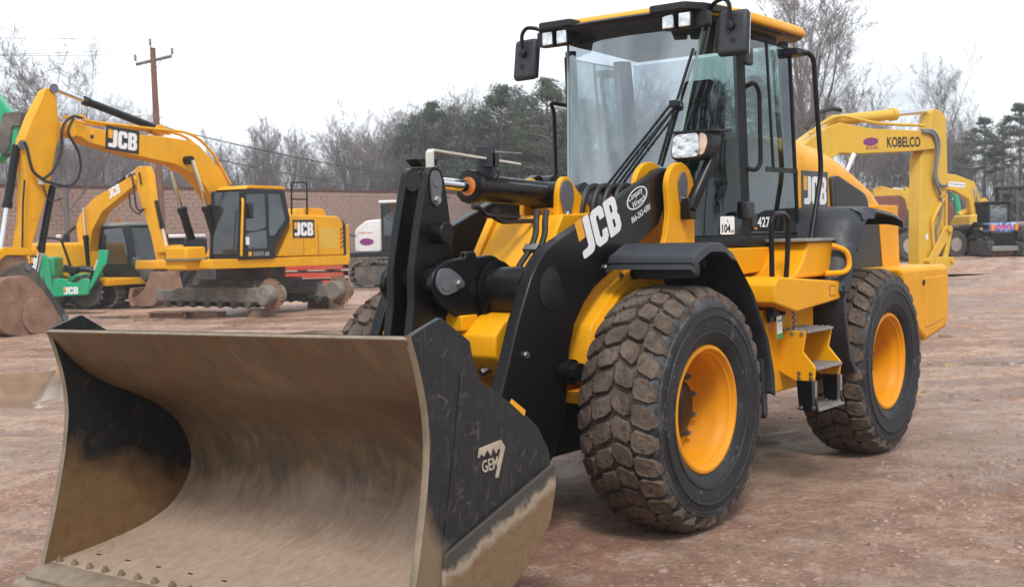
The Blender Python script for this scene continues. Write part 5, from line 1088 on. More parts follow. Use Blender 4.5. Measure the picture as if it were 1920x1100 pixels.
# blocks under the frames, a length of track chain on the ground
for nm, lab, m, du, dv, s, rz in (('timber_block', 'brown timber block under the far sprocket of the excavator', 'timber', 1.62, 1.2, (.9, .5, .20), -.2), ('timber_block', 'dark timber block under the near sprocket of the excavator', 'timber', .55, -1.6, (.55, .4, .18), .4),
        ('track_chain', 'rusty length of track chain lying below the excavator frame', 'rust', -1.75, -1.1, (.85, .45, .18), .2), ('timber_block', 'flat timber baulk beside the rusty track chain', 'timber', -.85, -1.25, (.9, .35, .14), .1), ('steel_plate', 'thin rusty plate lying in front of the track chain', 'rust', -1.95, -2.2, (.6, .4, .04), .1)):
    u, v = -6.5+du, 29.9+dv; p = W(u, v)
    b = MB()
    if nm == 'track_chain':
        for i in range(6):
            for q in (-.12, .12): b.prism(rounded([(-.42+.17*i-.10, .0), (-.42+.17*i+.09, .0), (-.42+.17*i+.09, .12), (-.42+.17*i-.10, .12)], .05), 'y', q-.03, q+.03)
            b.box((-.42+.17*i, 0, .13), (.14, .55, .03))
    else: b.span((-s[0]/2, -s[1]/2, -.03), (s[0]/2, s[1]/2, s[2]))
    o = b.build(nm, m, None, bevel=.012); o.location = (p.x, p.y, p.z); o.rotation_euler = (0, 0, UA-.55+rz); tag(o, lab, {'timber_block': 'block', 'track_chain': 'track chain', 'steel_plate': 'plate'}[nm])

# ---- smaller excavator behind it, tracks on, blade down
X = thing('excavator', 'smaller yellow excavator with tracks and a dozer blade, behind the green machine', 'excavator', (-14.12, -26.38, 0), 1.61)
BM = part(X, 'boom', 'yellow_exc', lambda b: b.prism(inset([(-.42, 1.30), (-.62, 2.30), (-.45, 2.66), (-.12, 2.90), (.35, 3.18), (2.10, 3.74), (2.30, 3.60), (2.24, 3.38), (.70, 2.66), (.22, 2.15), (.02, 1.35)], .05), 'y', -.15, .15), .012)
jcb_logo((1.05, -.152, 3.06), (.95, 0, .31), (-.31, 0, .95), .55, BM, board=False)
SK = part(X, 'stick', 'yellow_exc', lambda b: b.prism(inset([(2.14, 3.96), (2.66, 3.98), (2.82, 3.70), (2.90, 3.05), (3.36, 1.50), (3.30, 1.0), (2.98, .98), (2.70, 2.0), (2.34, 2.85), (2.10, 3.5)], .06), 'y', -.11, .11), .01)
part(SK, 'lettering_plate', 'plastic_dark', pris([(2.36, 3.75), (2.42, 3.76), (2.50, 3.42), (2.44, 3.41)], -.145, -.14))
ram(X, (2.30, 0, 3.92), (.55, 0, 3.20), .065, .035, .60); ram(X, (3.30, 0, 1.55), (2.92, 0, 2.95), .06, .035, .55, rod='zinc_white')
for sd in (1, -1): ram(X, (-.05, sd*.24, 2.86), (.05, sd*.24, 1.05), .07, .03, .55)
hose(SK, [(2.0, -.2, 3.66), (2.2, -.24, 3.68), (2.28, -.24, 3.2), (2.35, -.22, 2.75), (2.6, -.18, 2.72)], .03); hose(SK, [(2.0, -.2, 3.2), (2.1, -.24, 2.8), (2.4, -.22, 2.6), (2.55, -.2, 2.7)], .025); hose(X, [(-.55, -.2, 2.3), (-1.0, -.22, 2.05), (-1.15, -.22, 1.75), (-.9, -.2, 1.55), (-.6, -.2, 1.5)], .05)
part(X, 'link', 'yellow_exc', lambda b: b.prism(rounded([(3.1, 1.65), (3.1, 1.5), (3.75, 1.55), (3.75, 1.72)], .05), 'y', -.2, .2), .01)
part(X, 'bucket', 'rust', pris(rounded([(3.0, 1.0), (3.35, 1.0), (3.5, .45), (3.1, .05), (2.4, .02), (2.2, .25), (2.7, .5)], .08), -.35, .35), .01); part(X, 'thumb', 'frame_grey', pris([(2.95, 1.3), (3.0, 1.1), (2.4, .7), (1.9, 1.25), (1.95, 1.4), (2.4, 1.05)], -.12, .12), .01)
CA = holder('cab', X)
part(CA, 'cab_frame', 'plastic_dark', pris(rounded([(.28, 2.30), (1.40, 2.34), (1.62, 2.2), (1.86, .85), (.15, .85)], .06), -.02, .02)); CA.children[-1].location = (0, .1, 0)
c2 = CA.children[-1].copy(); COL.objects.link(c2); c2.location = (0, 1.0, 0); c2.parent = CA
part(CA, 'roof', 'cab_grey', lambda b: b.span((.25, .06, 2.28), (1.45, 1.04, 2.38)), .03); part(CA, 'windscreen', 'glass_far', lambda b: b.add([(1.84, .12, 1.0), (1.84, .98, 1.0), (1.58, .98, 2.24), (1.58, .12, 2.24)], [(0,1,2,3)])); part(CA, 'side_window', 'glass_dark', pris(rounded([(.40, 2.2), (1.30, 2.24), (1.55, 1.2), (.38, 1.2)], .05), .068, .074)); part(CA, 'floor', 'plastic_dark', lambda b: b.span((.2, .1, .82), (1.85, 1.0, 1.0))); part(CA, 'rear_wall', 'plastic_dark', lambda b: b.span((.22, .12, 1.0), (.30, .98, 2.3)))
part(CA, 'beacon', 'amber', lambda b: b.cyl((.8, .3, 2.38), (.8, .3, 2.52), .06, 10)); part(CA, 'front_post', 'plastic_dark', lambda b: b.tube([(1.86, .1, .9), (1.60, .1, 2.3)], .04, 6)); part(CA, 'front_post', 'plastic_dark', lambda b: b.tube([(1.86, 1.0, .9), (1.60, 1.0, 2.3)], .04, 6)); part(CA, 'mirror', 'plastic_dark', lambda b: b.box((1.75, 1.2, 1.9), (.08, .2, .3)), .03)
HS = part(X, 'house', 'yellow_exc', pris(rounded([(.10, .85), (.0, 1.82), (-1.5, 1.85), (-2.2, 1.78), (-2.45, 1.5), (-2.35, .85)], .1), -1.0, 1.0), .06); jcb_logo((-1.55, -1.003, 1.12), (1, 0, 0), (0, 0, 1), .62, HS)
part(X, 'deck', 'yellow_exc', lambda b: b.span((-.6, -1.0, .62), (1.95, 1.05, .82)), .03); part(X, 'slew_ring', 'frame_grey', lambda b: b.cyl((0, 0, .45), (0, 0, .63), .5, 24))
UC = holder('undercarriage', X); UC.rotation_euler = (0, 0, .35)
for sd in (1, -1): track_loop(UC, sd*.95, -1.5, 1.5, .02, .68, .45, 'dusty_steel')
part(UC, 'blade', 'rust', pris([(2.0, .02), (2.15, .05), (2.05, .3), (2.12, .55), (2.0, .55), (1.93, .3)], -1.3, 1.3), .01)
for sd in (.5, -.5): part(UC, 'blade_arm', 'frame_grey', lambda b: b.prism([(.6, .35), (.6, .5), (2.0, .38), (2.0, .22)], 'y', sd-.06, sd+.06))

# ---- green wheeled machine with a fork-shaped front frame
X = bgthing('compact_loader', 'green wheeled loader with a fork-shaped front frame between the two excavators', 'loader', -12.0, 33.0, 0, 0)
part(X, 'front_frame', 'green_paint', pris(rounded([(-.66, .36), (-.62, .86), (-.30, .86), (-.18, .74), (.05, .74), (.22, .86), (.42, .82), (.34, .40)], .05), -.16, .0), .02)
part(X, 'lift_arm', 'green_paint', pris([(-.62, .40), (-.78, .46), (-.98, 1.45), (-.86, 1.56), (-.72, 1.40)], -.14, -.02), .015); part(X, 'lift_arm', 'green_paint', pris([(.30, .44), (.44, .60), (.80, 1.20), (.86, 1.22), (.92, 1.62), (.66, 1.62), (.62, 1.30)], -.14, -.02), .015)
ram(X, (.62, -.08, 1.35), (.36, -.08, .72), .05, .03, .55, rod='zinc_white'); ram(X, (-.92, -.2, 1.9), (-1.0, -.2, 1.0), .05, .05, .3, rod='zinc_white')
part(X, 'body', 'green_paint', lambda b: b.span((-1.3, .6, .6), (-.85, 2.2, 1.45)), .05); part(X, 'hood', 'green_paint', lambda b: b.span((-.6, .9, .6), (.1, 2.4, .95)), .05)
simple_wheel(X, (.18, .35, .46), .46, .46, .22, 'y', 'frame_grey'); part(X.children[-1], 'lugs', 'rubber', lambda b: lug_tyre(b, (.18, .35, .46), .45, .46)); simple_wheel(X, (-.9, .5, .46), .46, .4, .22, 'y', 'frame_grey')
part(X, 'fender', 'plastic', lambda b: b.tube(curve([(-.30, .3, .98), (-.05, .3, 1.10), (.25, .3, 1.08), (.5, .3, .92)]), .09, 8)); part(X, 'mirror_mast', 'black_paint', lambda b: b.tube(bend([(-.18, .1, 1.1), (-.45, .1, 1.95), (-.95, .1, 2.0)], .1), .035, 6)); part(X, 'lamp', 'lamp_white', lambda b: b.box((-.5, .1, 2.02), (.14, .1, .1)), .02); part(X, 'mirror', 'plastic_dark', lambda b: b.box((-.28, .1, 1.98), (.14, .08, .24)), .03); part(X, 'dash', 'plastic_dark', lambda b: b.box((-.20, .1, 1.10), (.40, .2, .20), Matrix.Rotation(.2, 3, 'Y')), .03)
jcb_logo((-.33, -.162, .43), (1, 0, 0), (0, 0, 1), .40, X, board=False)
# ---- green boom rising at the left edge
X = bgthing('boom_lift', 'green jib with black ram rising at the far left edge', 'boom', -12.55, 28.2, 0, .25)
part(X, 'jib_head', 'green_paint', pris(rounded([(.05, 3.70), (.55, 3.45), (1.10, 3.95), (1.10, 4.40), (.62, 5.10), (.30, 5.15), (-.2, 4.55)], .06), -.2, .2), .03)
part(X, 'jib_bracket', 'frame_grey', pris(rounded([(.62, 3.9), (.80, 4.6), (1.24, 4.65), (1.20, 4.3), (1.0, 4.3), (.95, 3.9), (.75, 3.6)], .05), -.26, .26), .02)
part(X, 'jib_tube', 'green_paint', lambda b: b.tube([(.3, 0, 4.2), (-2.6, 0, 2.4), (-2.9, 0, 1.2)], .24, 8)); part(X, 'ram', 'black_paint', lambda b: b.tube([(.35, 0, 3.7), (-.1, 0, 2.8), (-1.6, 0, 1.2)], .16, 10)); part(X, 'chassis', 'green_paint', lambda b: b.span((-4.2, -1, .2), (-1.2, 1, 1.05)), .06)
for sx in (-3.8, -1.6):
    for sy in (-1, 1): simple_wheel(X, (sx, sy, .25), .5, .38, .25, 'y')

# ---- dark skid steer with white roof, behind the excavator boom
X = bgthing('skid_steer', 'black skid steer with a white roof and red trim behind the large excavator', 'skid steer', -10.6, 38.3, -20)
part(X, 'cab', 'plastic_dark', lambda b: b.span((-.55, -.5, .5), (.55, .7, 1.92)), .04); part(X, 'roof', 'white_paint', lambda b: b.span((-.6, -.6, 1.92), (.5, .7, 2.04)), .04); part(X, 'front_window', 'glass_dark', lambda b: b.span((-.42, -.51, .85), (.42, -.502, 1.75))); part(X, 'body', 'frame_grey', lambda b: b.span((-.75, -.2, .35), (.75, 1.6, 1.1)), .05); part(X, 'bumper', 'red_paint', lambda b: b.span((-.8, -.9, .12), (.8, -.5, .42)), .03)
for sd in (1, -1): part(X, 'lift_arm', 'black_paint', lambda b: b.tube(bend([(sd*.72, 1.4, 1.2), (sd*.72, .2, 1.35), (sd*.72, -.8, .75), (sd*.72, -1.0, .3)], .15), .09, 6)); 
for sx in (-.62, .62):
    for y in (-.1, 1.0): simple_wheel(X, (sx, y, .38), .38, .30, .18, 'x', 'red_paint')
# ---- red lowboy deck and white tracked carrier
X = bgthing('beam_stack', 'low stack of red steel beams between excavator and white carrier', 'beam stack', -5.4, 44.2, 3, 0)
for y in (-1.1, 1.1):
    part(X, 'beam', 'red_paint', lambda b: b.span((-4.4, y-.08, .72), (-.75, y+.08, .95)), .01); part(X, 'beam', 'red_paint', lambda b: b.span((-4.4, y-.06, .42), (-.75, y+.06, .60)), .01); part(X, 'sill', 'red_paint', lambda b: b.span((-4.0, y-.08, .05), (-.75, y+.08, .32)), .01)
for i in range(3): part(X, 'cross_beam', 'grey_paint', lambda b: b.span((-3.4+i*1.0, -1.0, .62), (-3.25+i*1.0, 1.0, .72)))
part(X, 'plate', 'grey_paint', lambda b: b.span((-3.5, -1.02, .955), (-.75, 1.02, .99))); part(X, 'ramp', 'red_paint', lambda b: b.prism([(-3.6, .94), (-4.3, .05), (-4.1, .03), (-3.5, .72)], 'y', -1.0, 1.0), .01)
part(X, 'stand', 'red_paint', lambda b: b.span((-1.2, -.9, 0), (-1.0, .9, .72)))
X = bgthing('crawler_carrier', 'white tracked carrier with dark glazed cab behind the red trailer', 'crawler carrier', -4.0, 43.6, -14, 0); X.scale = (1.08,)*3
part(X, 'hood', 'white_paint', pris(rounded([(-1.35, 1.20), (-1.35, 1.95), (-.95, 2.25), (-.40, 2.30), (-.40, 1.20)], .12), -.9, .7), .05)
oval((-.92, -.902, 1.55), (1, 0, 0), (0, 0, 1), .50, .24, 'decal_purple', X, 'badge'); letters('sched', (-1.2, -.902, 1.8), (1, 0, 0), (0, 0, 1), .5, .09, 'decal_red', X)
part(X, 'cab', 'plastic_dark', lambda b: (b.span((-.38, -.95, 1.2), (1.25, .75, 1.75)), b.span((-.38, -.95, 1.75), (-.32, -.88, 2.80)), b.span((.45, -.95, 1.75), (.52, -.88, 2.80)), b.span((1.18, -.95, 1.75), (1.25, -.88, 2.80)), b.span((-.38, .65, 1.75), (1.25, .75, 2.80)))); part(X, 'glazing', 'glass_dark', lambda b: b.span((-.33, -.92, 1.75), (1.2, -.915, 2.80))); part(X, 'added_dark_block', 'skin_seat', lambda b: b.span((-.30, -.2, 1.75), (1.18, .6, 2.6))); part(X, 'roof', 'white_paint', lambda b: b.span((-.45, -1.02, 2.80), (1.3, .8, 2.90)), .04); part(X, 'roof_unit', 'plastic', lambda b: b.span((.1, -.7, 2.9), (1.2, .5, 3.03)), .03)  # solid dark block added inside the cab so the glazing looks shaded
part(X, 'deck', 'plastic_dark', lambda b: b.span((-2.4, -1.15, 1.05), (3.2, 1.1, 1.2)), .02); part(X, 'dump_bed', 'grey_paint', lambda b: b.span((1.4, -1.1, 1.2), (3.8, 1.1, 1.8)), .03); part(X, 'mirror', 'plastic_dark', lambda b: (b.box((-1.75, -1.0, 2.05), (.10, .14, .42)), b.tube([(-1.7, -1.0, 1.85), (-1.3, -.9, 1.75)], .03, 6)))
UC = holder('undercarriage', X)
for sd in (1, -1): track_loop(UC, sd*.85, -1.5, 3.2, .02, .90, .50, 'dusty_steel', 60)

# ---- long-armed excavator on the right, body behind the loader
X = thing('excavator', 'pale yellow excavator with big vertical stick rising behind the loader hood', 'excavator', (-16.91, -5.37, 0), 2.745)
BM = part(X, 'boom', 'yellow_kob', lambda b: b.prism(inset([(3.40, 3.84), (3.50, 3.60), (3.36, 3.42), (2.69, 3.36), (1.11, 3.28), (.51, 3.28), (-.30, 2.80), (-1.2, 1.9), (-1.5, 1.4), (-1.9, 1.5), (-1.7, 2.3), (-1.0, 3.2), (-.37, 3.62), (.07, 3.86), (.51, 4.00), (1.43, 3.90), (3.11, 3.90)], .05), 'y', -.22, .22), .012)
letters('kob', (1.86, -.222, 3.47), (1, 0, .03), (-.03, 0, 1), 1.0, .22, 'decal_black', BM)
oval((1.38, -.222, 3.58), (1, 0, .08), (-.08, 0, 1), .44, .17, 'decal_purple', BM, 'badge'); letters('phone', (1.24, -.222, 3.42), (1, 0, .05), (-.05, 0, 1), .34, .055, 'decal_purple', BM)
SK = part(X, 'stick', 'yellow_kob', lambda b: b.prism(inset([(3.20, 4.30), (3.36, 4.42), (3.60, 4.40), (3.84, 4.20), (3.88, 2.9), (3.78, 1.85), (3.55, 1.1), (3.34, .62), (2.86, .60), (2.80, 1.2), (2.86, 3.30), (3.02, 3.55), (3.14, 3.72)], .085), 'y', -.15, .15), .012)
for (x, z) in ((3.5, 2.75), (3.52, 2.45), (3.46, 2.15), (3.5, 1.95), (3.40, 1.6), (3.36, 1.4)): part(SK, 'boss', 'yellow_kob', lambda b: b.cyl((x, -.15, z), (x, -.21, z), .035, 8))
for pts in ([(2.9, -0.22, 3.86), (3.25, -0.24, 3.84), (3.42, -0.24, 3.6), (3.36, -0.24, 3.2), (3.34, -0.22, 2.9), (3.46, -0.22, 2.7), (3.72, -.20, 2.68)], [(2.9, -0.24, 3.82), (3.2, -0.26, 3.78), (3.34, -0.26, 3.5), (3.30, -0.26, 3.1), (3.28, -0.24, 2.85), (3.42, -0.24, 2.58), (3.5, -.20, 2.5)]): part(SK, 'hose', 'hose_grey', lambda b: b.tube(curve(pts), .035, 6))
part(SK, 'hose', 'hose_grey', lambda b: b.tube(curve([(3.55, -.20, 2.45), (3.48, -0.22, 2.0), (3.35, -0.22, 1.75), (3.36, -0.22, 1.45), (3.5, -.20, 1.2)]), .03, 6)); part(SK, 'pipe', 'yellow_kob', lambda b: b.tube(bend([(3.62, -.19, 2.4), (3.40, -.19, 2.15), (3.25, -.19, 1.9), (3.30, -.19, 1.4), (3.40, -.19, 1.05)], .1), .045, 6)); part(SK, 'pipe', 'yellow_kob', lambda b: b.tube([(3.70, -.19, 2.5), (3.70, -.19, 1.4), (3.5, -.19, .9)], .03, 6))
plate((3.10, -.152, 1.52), (1, 0, 0), (0, 0, 1), .07, .12, 'decal_white', SK, 'sticker')
part(SK, 'link', 'yellow_kob', lambda b: b.prism(rounded([(3.60, 1.82), (3.80, 1.80), (3.75, 1.60), (3.20, .95), (3.02, 1.02), (3.1, 1.15)], .05), 'y', -0.24, -.26), .01); part(SK, 'link', 'yellow_kob', lambda b: b.prism(rounded([(3.72, 1.75), (3.82, 1.70), (3.62, .85), (3.45, .85)], .05), 'y', -0.24, -.26), .01); part(SK, 'link', 'yellow_kob', lambda b: b.prism(rounded([(3.35, 1.15), (3.85, 1.12), (3.85, .98), (3.3, .62), (3.1, .70)], .05), 'y', -.28, -.20), .01)
for x, z in ((3.70, 1.74), (3.10, 1.05), (3.78, 1.06)): part(SK, 'pin', 'yellow_kob', lambda b: b.cyl((x, -.31, z), (x, .2, z), .07, 14))
ram(X, (3.30, 0, 4.30), (.45, 0, 4.0), .115, .06, .66, bm='yellow_kob')
for sd in (1, -1): ram(X, (.75, sd*.36, 3.30), (-.5, sd*.42, 1.4), .12, .06, .7, bm='yellow_kob')
part(BM, 'pipe', 'yellow_kob', lambda b: b.tube(curve([(-.3, -.2, 3.7), (.1, -.2, 3.95), (.6, -.2, 4.08), (1.6, -.2, 3.97), (3.0, -.2, 3.96)]), .035, 6)); hose(BM, [(-.4, -.2, 3.8), (-.1, -.2, 4.1), (.3, -.2, 4.22), (.55, -.2, 4.2)], .05)
part(X, 'house', 'yellow_kob', pris(rounded([(-1.0, 1.1), (-1.0, 2.0), (-4.2, 2.1), (-4.6, 1.9), (-4.6, 1.1)], .1), -1.3, 1.3), .06); part(X, 'slew_ring', 'frame_grey', lambda b: b.cyl((-2.6, 0, .7), (-2.6, 0, 1.1), .8, 24)); part(X, 'car_body', 'frame_grey', lambda b: b.span((-3.4, -1.2, .4), (-1.8, 1.2, .75)))
for sd in (1, -1): track_loop(X, sd*1.3, -4.8, -.5, .02, .9, .6, 'dusty_steel', 56)

# ---- farther machines on the right
X = bgthing('excavator', 'pale yellow excavator far behind, white label on its boom', 'excavator', 20.0, 52.0, 180)
def q(x, y): return (-(x-1838)*.0231, (464-y)*.0231)
BM = part(X, 'boom', 'yellow_kob', pris([q(1755, 317), (q(1765, 315)), q(1802, 320), q(1836, 334), q(1851, 372), q(1849, 402), q(1833, 402), q(1826, 366), q(1800, 350), q(1763, 341), q(1752, 336)], -.25, .25), .02)
letters('kob', (q(1765, 338)[0], .252, q(1765, 338)[1]), (-1, 0, -.10), (-.10, 0, 1), .48, .15, 'decal_black', BM); plate((q(1787, 341)[0], .252, q(1787, 341)[1]), (-1, 0, -.10), (-.10, 0, 1), .72, .20, 'decal_white', BM, 'label'); letters('ur', (q(1789, 340)[0], .258, q(1789, 340)[1]+.04), (-1, 0, -.10), (-.10, 0, 1), .64, .09, 'blue_paint', BM)
part(X, 'stick', 'yellow_kob', pris([q(1750, 312), q(1766, 318), q(1772, 425), q(1760, 432), q(1750, 350)], -.18, .18), .02); part(X, 'bucket', 'rust_red', pris(rounded([q(1748, 412), q(1776, 408), q(1782, 440), q(1758, 456), q(1740, 440)], .1), -.5, .5), .02)
ram(X, (*q(1836, 345)[:1], .32, q(1836, 345)[1]), (q(1842, 398)[0], .32, q(1842, 398)[1]), .08, .04, .5); part(X, 'house', 'yellow_kob', pris(rounded([q(1811, 396), q(1832, 394), q(1870, 400), q(1870, 447), q(1812, 450)], .1), -1.2, 1.2), .05); part(X, 'cab', 'plastic_dark', lambda b: b.span((-.1, -1.2, .5), (-1.2, -.3, 2.0)), .05)
for sd in (1, -1): track_loop(X, sd*1.1, -1.6, 1.5, -.15, .5, .5, 'dusty_steel', 40)
X = bgthing('excavator', 'distant pale yellow excavator seen just beside the loader hood', 'excavator', 19.2, 60.0, 180)
def q(x, y): return (-(x-1672)*.0267, (464-y)*.0267)
BM = part(X, 'boom', 'yellow_kob', pris([q(1630, 350), q(1640, 344), q(1692, 356), q(1696, 372), q(1690, 380), q(1650, 376), q(1632, 420), q(1618, 420)], -.25, .25), .02); letters('kob', (q(1650, 374)[0], .252, q(1650, 374)[1]), (-1, 0, -.02), (-.02, 0, 1), .62, .17, 'decal_black', BM)
part(X, 'stick', 'yellow_kob', pris([q(1688, 346), q(1701, 352), q(1698, 400), q(1686, 436), q(1676, 436), q(1688, 390)], -.18, .18), .02); ram(X, (q(1690, 352)[0], 0, q(1690, 352)[1]), (q(1650, 346)[0], 0, q(1650, 346)[1]), .08, .05, .4); part(X, 'cab', 'cab_green', lambda b: b.span((q(1705, 0)[0], -.6, q(0, 455)[1]), (q(1686, 0)[0], .6, q(0, 390)[1])), .05); part(X, 'house', 'yellow_kob', lambda b: b.span((.3, -1.2, .3), (2.2, 1.2, 1.7)), .06)
for sd in (1, -1): track_loop(X, sd*1.1, -1.2, 2.0, -.15, .5, .5, 'dusty_steel', 40)
X = bgthing('flatbed_truck', 'grey truck chassis on twin tyres behind the vertical yellow stick', 'truck', 15.6, 45.2, 24)
part(X, 'chassis', 'grey_paint', lambda b: (b.span((-4.2, -.5, .85), (2.2, -.35, 1.10)), b.span((-4.2, .35, .85), (2.2, .5, 1.10)))); part(X, 'deck', 'frame_grey', lambda b: b.span((-4.2, -1.2, 1.10), (2.2, 1.2, 1.22)), .02); part(X, 'tail_bar', 'grey_paint', lambda b: b.span((2.2, -1.1, .7), (2.32, 1.1, .95)))
for x in (-3.2, -1.9, .35, 1.55):
    for y in (-1.05, -.70, .70, 1.05): simple_wheel(X, (x, y, .50), .52, .30, .26, 'y', 'rim_dusty')
part(X, 'step_box', 'white_paint', lambda b: (b.span((-1.35, -1.25, .95), (-.65, -1.0, 1.02)), b.span((-1.35, -1.25, 1.45), (-.65, -1.0, 1.52)), b.span((-1.35, -1.25, .95), (-1.28, -1.0, 1.52)), b.span((-.72, -1.25, .95), (-.65, -1.0, 1.52))))
for i, (dx, rz, lab) in enumerate(((-1.9, .4, 'red-brown digging bucket lying on the truck deck left of the yellow stick'), (.25, -.5, 'red-brown digging bucket lying on the truck deck right of the yellow stick'))):
    p = X.matrix_basis @ Vector((dx, 0, 1.22)); b = MB(); b.prism(rounded([(-.6, 0), (.5, 0), (.75, .5), (.45, 1.0), (-.05, 1.15), (-.1, .75), (-.5, .45)], .1), 'y', -.55, .55)
    o = b.build('digging_bucket', 'rust_red', None, bevel=.03); o.location = p; o.rotation_euler = (0, 0, UA + .5 + rz); tag(o, lab, 'bucket', 'buckets on the truck')
X = bgthing('track_loader', 'black and blue compact track loader with orange side lamps on the right', 'track loader', 17.6, 43.6, 4); X.scale = (.74, .74, .94)
part(X, 'hood', 'blue_wrap', lambda b: b.span((-.62, -.8, .95), (.62, .2, 1.30)), .06); part(X, 'radiator_guard', 'black_paint', lambda b: b.span((-.64, -.82, .35), (.64, .1, .93)), .04); part(X, 'bumper', 'grey_paint', lambda b: b.span((-.66, -.95, .22), (.66, -.70, .42)), .03); part(X, 'belly', 'rust', lambda b: b.span((-.45, -.6, .04), (.6, .6, .22)))
part(X, 'cab', 'plastic_dark', lambda b: (b.span((-.55, -.3, 1.30), (-.45, .9, 2.0)), b.span((.45, -.3, 1.30), (.55, .9, 2.0)), b.span((-.55, .8, 1.3), (.55, .9, 2.0)))); part(X, 'roof', 'black_paint', lambda b: b.span((-.60, -.42, 2.0), (.58, .95, 2.13)), .03); part(X, 'rear_window', 'glass_pale', lambda b: b.span((-.46, -.24, 1.30), (.46, -.23, 2.0)))
letters('rental', (-.42, -.802, 1.06), (1, 0, 0), (0, 0, 1), .85, .16, 'decal_pink', X, lift=.004)
for sd in (1, -1):
    part(X, 'side_lamp', 'amber', lambda b: b.box((sd*.60, -.84, 1.12), (.16, .10, .26)), .02); part(X, 'lift_arm', 'black_paint', lambda b: b.tube(bend([(sd*.66, -.4, 1.15), (sd*.66, 1.0, 1.3), (sd*.66, 2.0, .6)], .2), .09, 6)); T = track_loop(X, 0, -.9, 1.3, .0, .75, .36, 'rubber', 34); T.rotation_euler = (0, 0, PI/2); T.location = (sd*.72, 0, 0)
X = bgthing('excavator', 'dark cabbed excavator at the right edge behind the stacked tyres', 'excavator', 21.6, 51.5, 170)
[part(X, 'cab_post', 'frame_grey', lambda b: b.span((x, y, .9), (x+.09, y+.09, 2.65))) for x in (-1.1, .1, .75) for y in (-.05, .95)]; part(X, 'cab_roof', 'plastic', lambda b: b.span((-1.15, -.1, 2.65), (.9, 1.1, 2.78)), .04); part(X, 'cab_glass', 'glass_dark', lambda b: b.span((-1.02, .0, 1.25), (.78, 1.0, 2.65))); part(X, 'cab_base', 'grey_paint', lambda b: b.span((-1.15, -.1, .7), (.9, 1.1, 1.25)), .04); part(X, 'house', 'grey_paint', lambda b: b.span((-3.6, -1.3, .7), (-1.2, 1.2, 1.9)), .08); part(X, 'boom', 'yellow_kob', lambda b: b.tube([(.2, -.4, 1.0), (1.2, -.4, 2.2), (2.2, -.4, 1.6)], .16, 6))
for sd in (1, -1): track_loop(X, sd*1.1, -2.6, 1.2, -.1, .65, .5, 'dusty_steel', 44)
for k in range(2):
    p = W(18.9, 43.2); b = MB(); R, w = .80, .56
    b.lathe([(.36, .04), (.60, 0), (.74, .03), (.80, .14), (.80, w-.14), (.74, w-.03), (.60, w), (.36, w-.04)], (0, 0, 0), 'z', 40, cap=False)
    b.lathe([(.36, .04), (.42, .10), (.42, w-.1), (.36, w-.04)], (0, 0, 0), 'z', 40, cap=False)
    for i in range(22):
        for s in (-1, 1):
            M = Matrix.Rotation(2*PI*(i+.5*(s > 0))/22, 4, 'Z') @ Matrix.Translation((R, 0, w/2+s*w*.2)) @ Matrix.Rotation(s*.5, 4, 'X')
            b.add([M @ Vector(c) for c in [(-.05,-.05,-.12),(.035,-.04,-.12),(.035,.04,-.12),(-.05,.05,-.12),(-.05,-.05,.12),(.035,-.04,.12),(.035,.04,.12),(-.05,.05,.12)]], [(0,3,2,1),(4,5,6,7),(0,1,5,4),(1,2,6,5),(2,3,7,6),(3,0,4,7)])
    o = b.build('loose_tyre', 'rubber_old', None); o.location = (p.x, p.y, gz0(18.9, 43.2) + .0 + k*(w+.02)); o.rotation_euler = (0, 0, k*.3); tag(o, ('lower' if k == 0 else 'upper') + ' of two big tyres stacked flat at the right edge', 'tyre', 'stacked tyres')
# debris mound and green grapple far right
rnd = random.Random(3); b = MB(); c = W(21.6, 59.0)
for i in range(260):
    a, rr = rnd.random()*6.28, rnd.random()**.6*1.6; h = (1.6-rr)*.9
    b.box((c.x+rr*math.cos(a), c.y+rr*math.sin(a), gz0(21.6, 59)+h*rnd.uniform(.2, 1)), (rnd.uniform(.1, .5), rnd.uniform(.08, .3), rnd.uniform(.05, .2)), Matrix.Rotation(rnd.random()*3, 3, 'Z') @ Matrix.Rotation(rnd.uniform(-.8, .8), 3, 'X'))
o = b.build('debris_pile', 'timber', None, smooth=None); tag(o, 'brown pile of broken wood and soil far behind the truck', 'debris', kind='stuff')
X = bgthing('grapple', 'green steel grapple standing behind the brown debris pile', 'grapple', 22.4, 60.5, 0)
part(X, 'tine', 'green_paint', lambda b: b.tube(curve([(-.3, 0, .6), (.1, 0, 1.6), (.0, 0, 2.5), (-.2, 0, 2.9)]), .14, 6)); part(X, 'tine', 'green_paint', lambda b: b.tube(curve([(-1.5, .3, 1.4), (-1.4, .3, 2.2), (-1.6, .3, 2.8)]), .12, 6)); part(X, 'frame', 'frame_grey', lambda b: b.span((-1.8, .1, -.2), (.2, .6, 1.8)), .05)

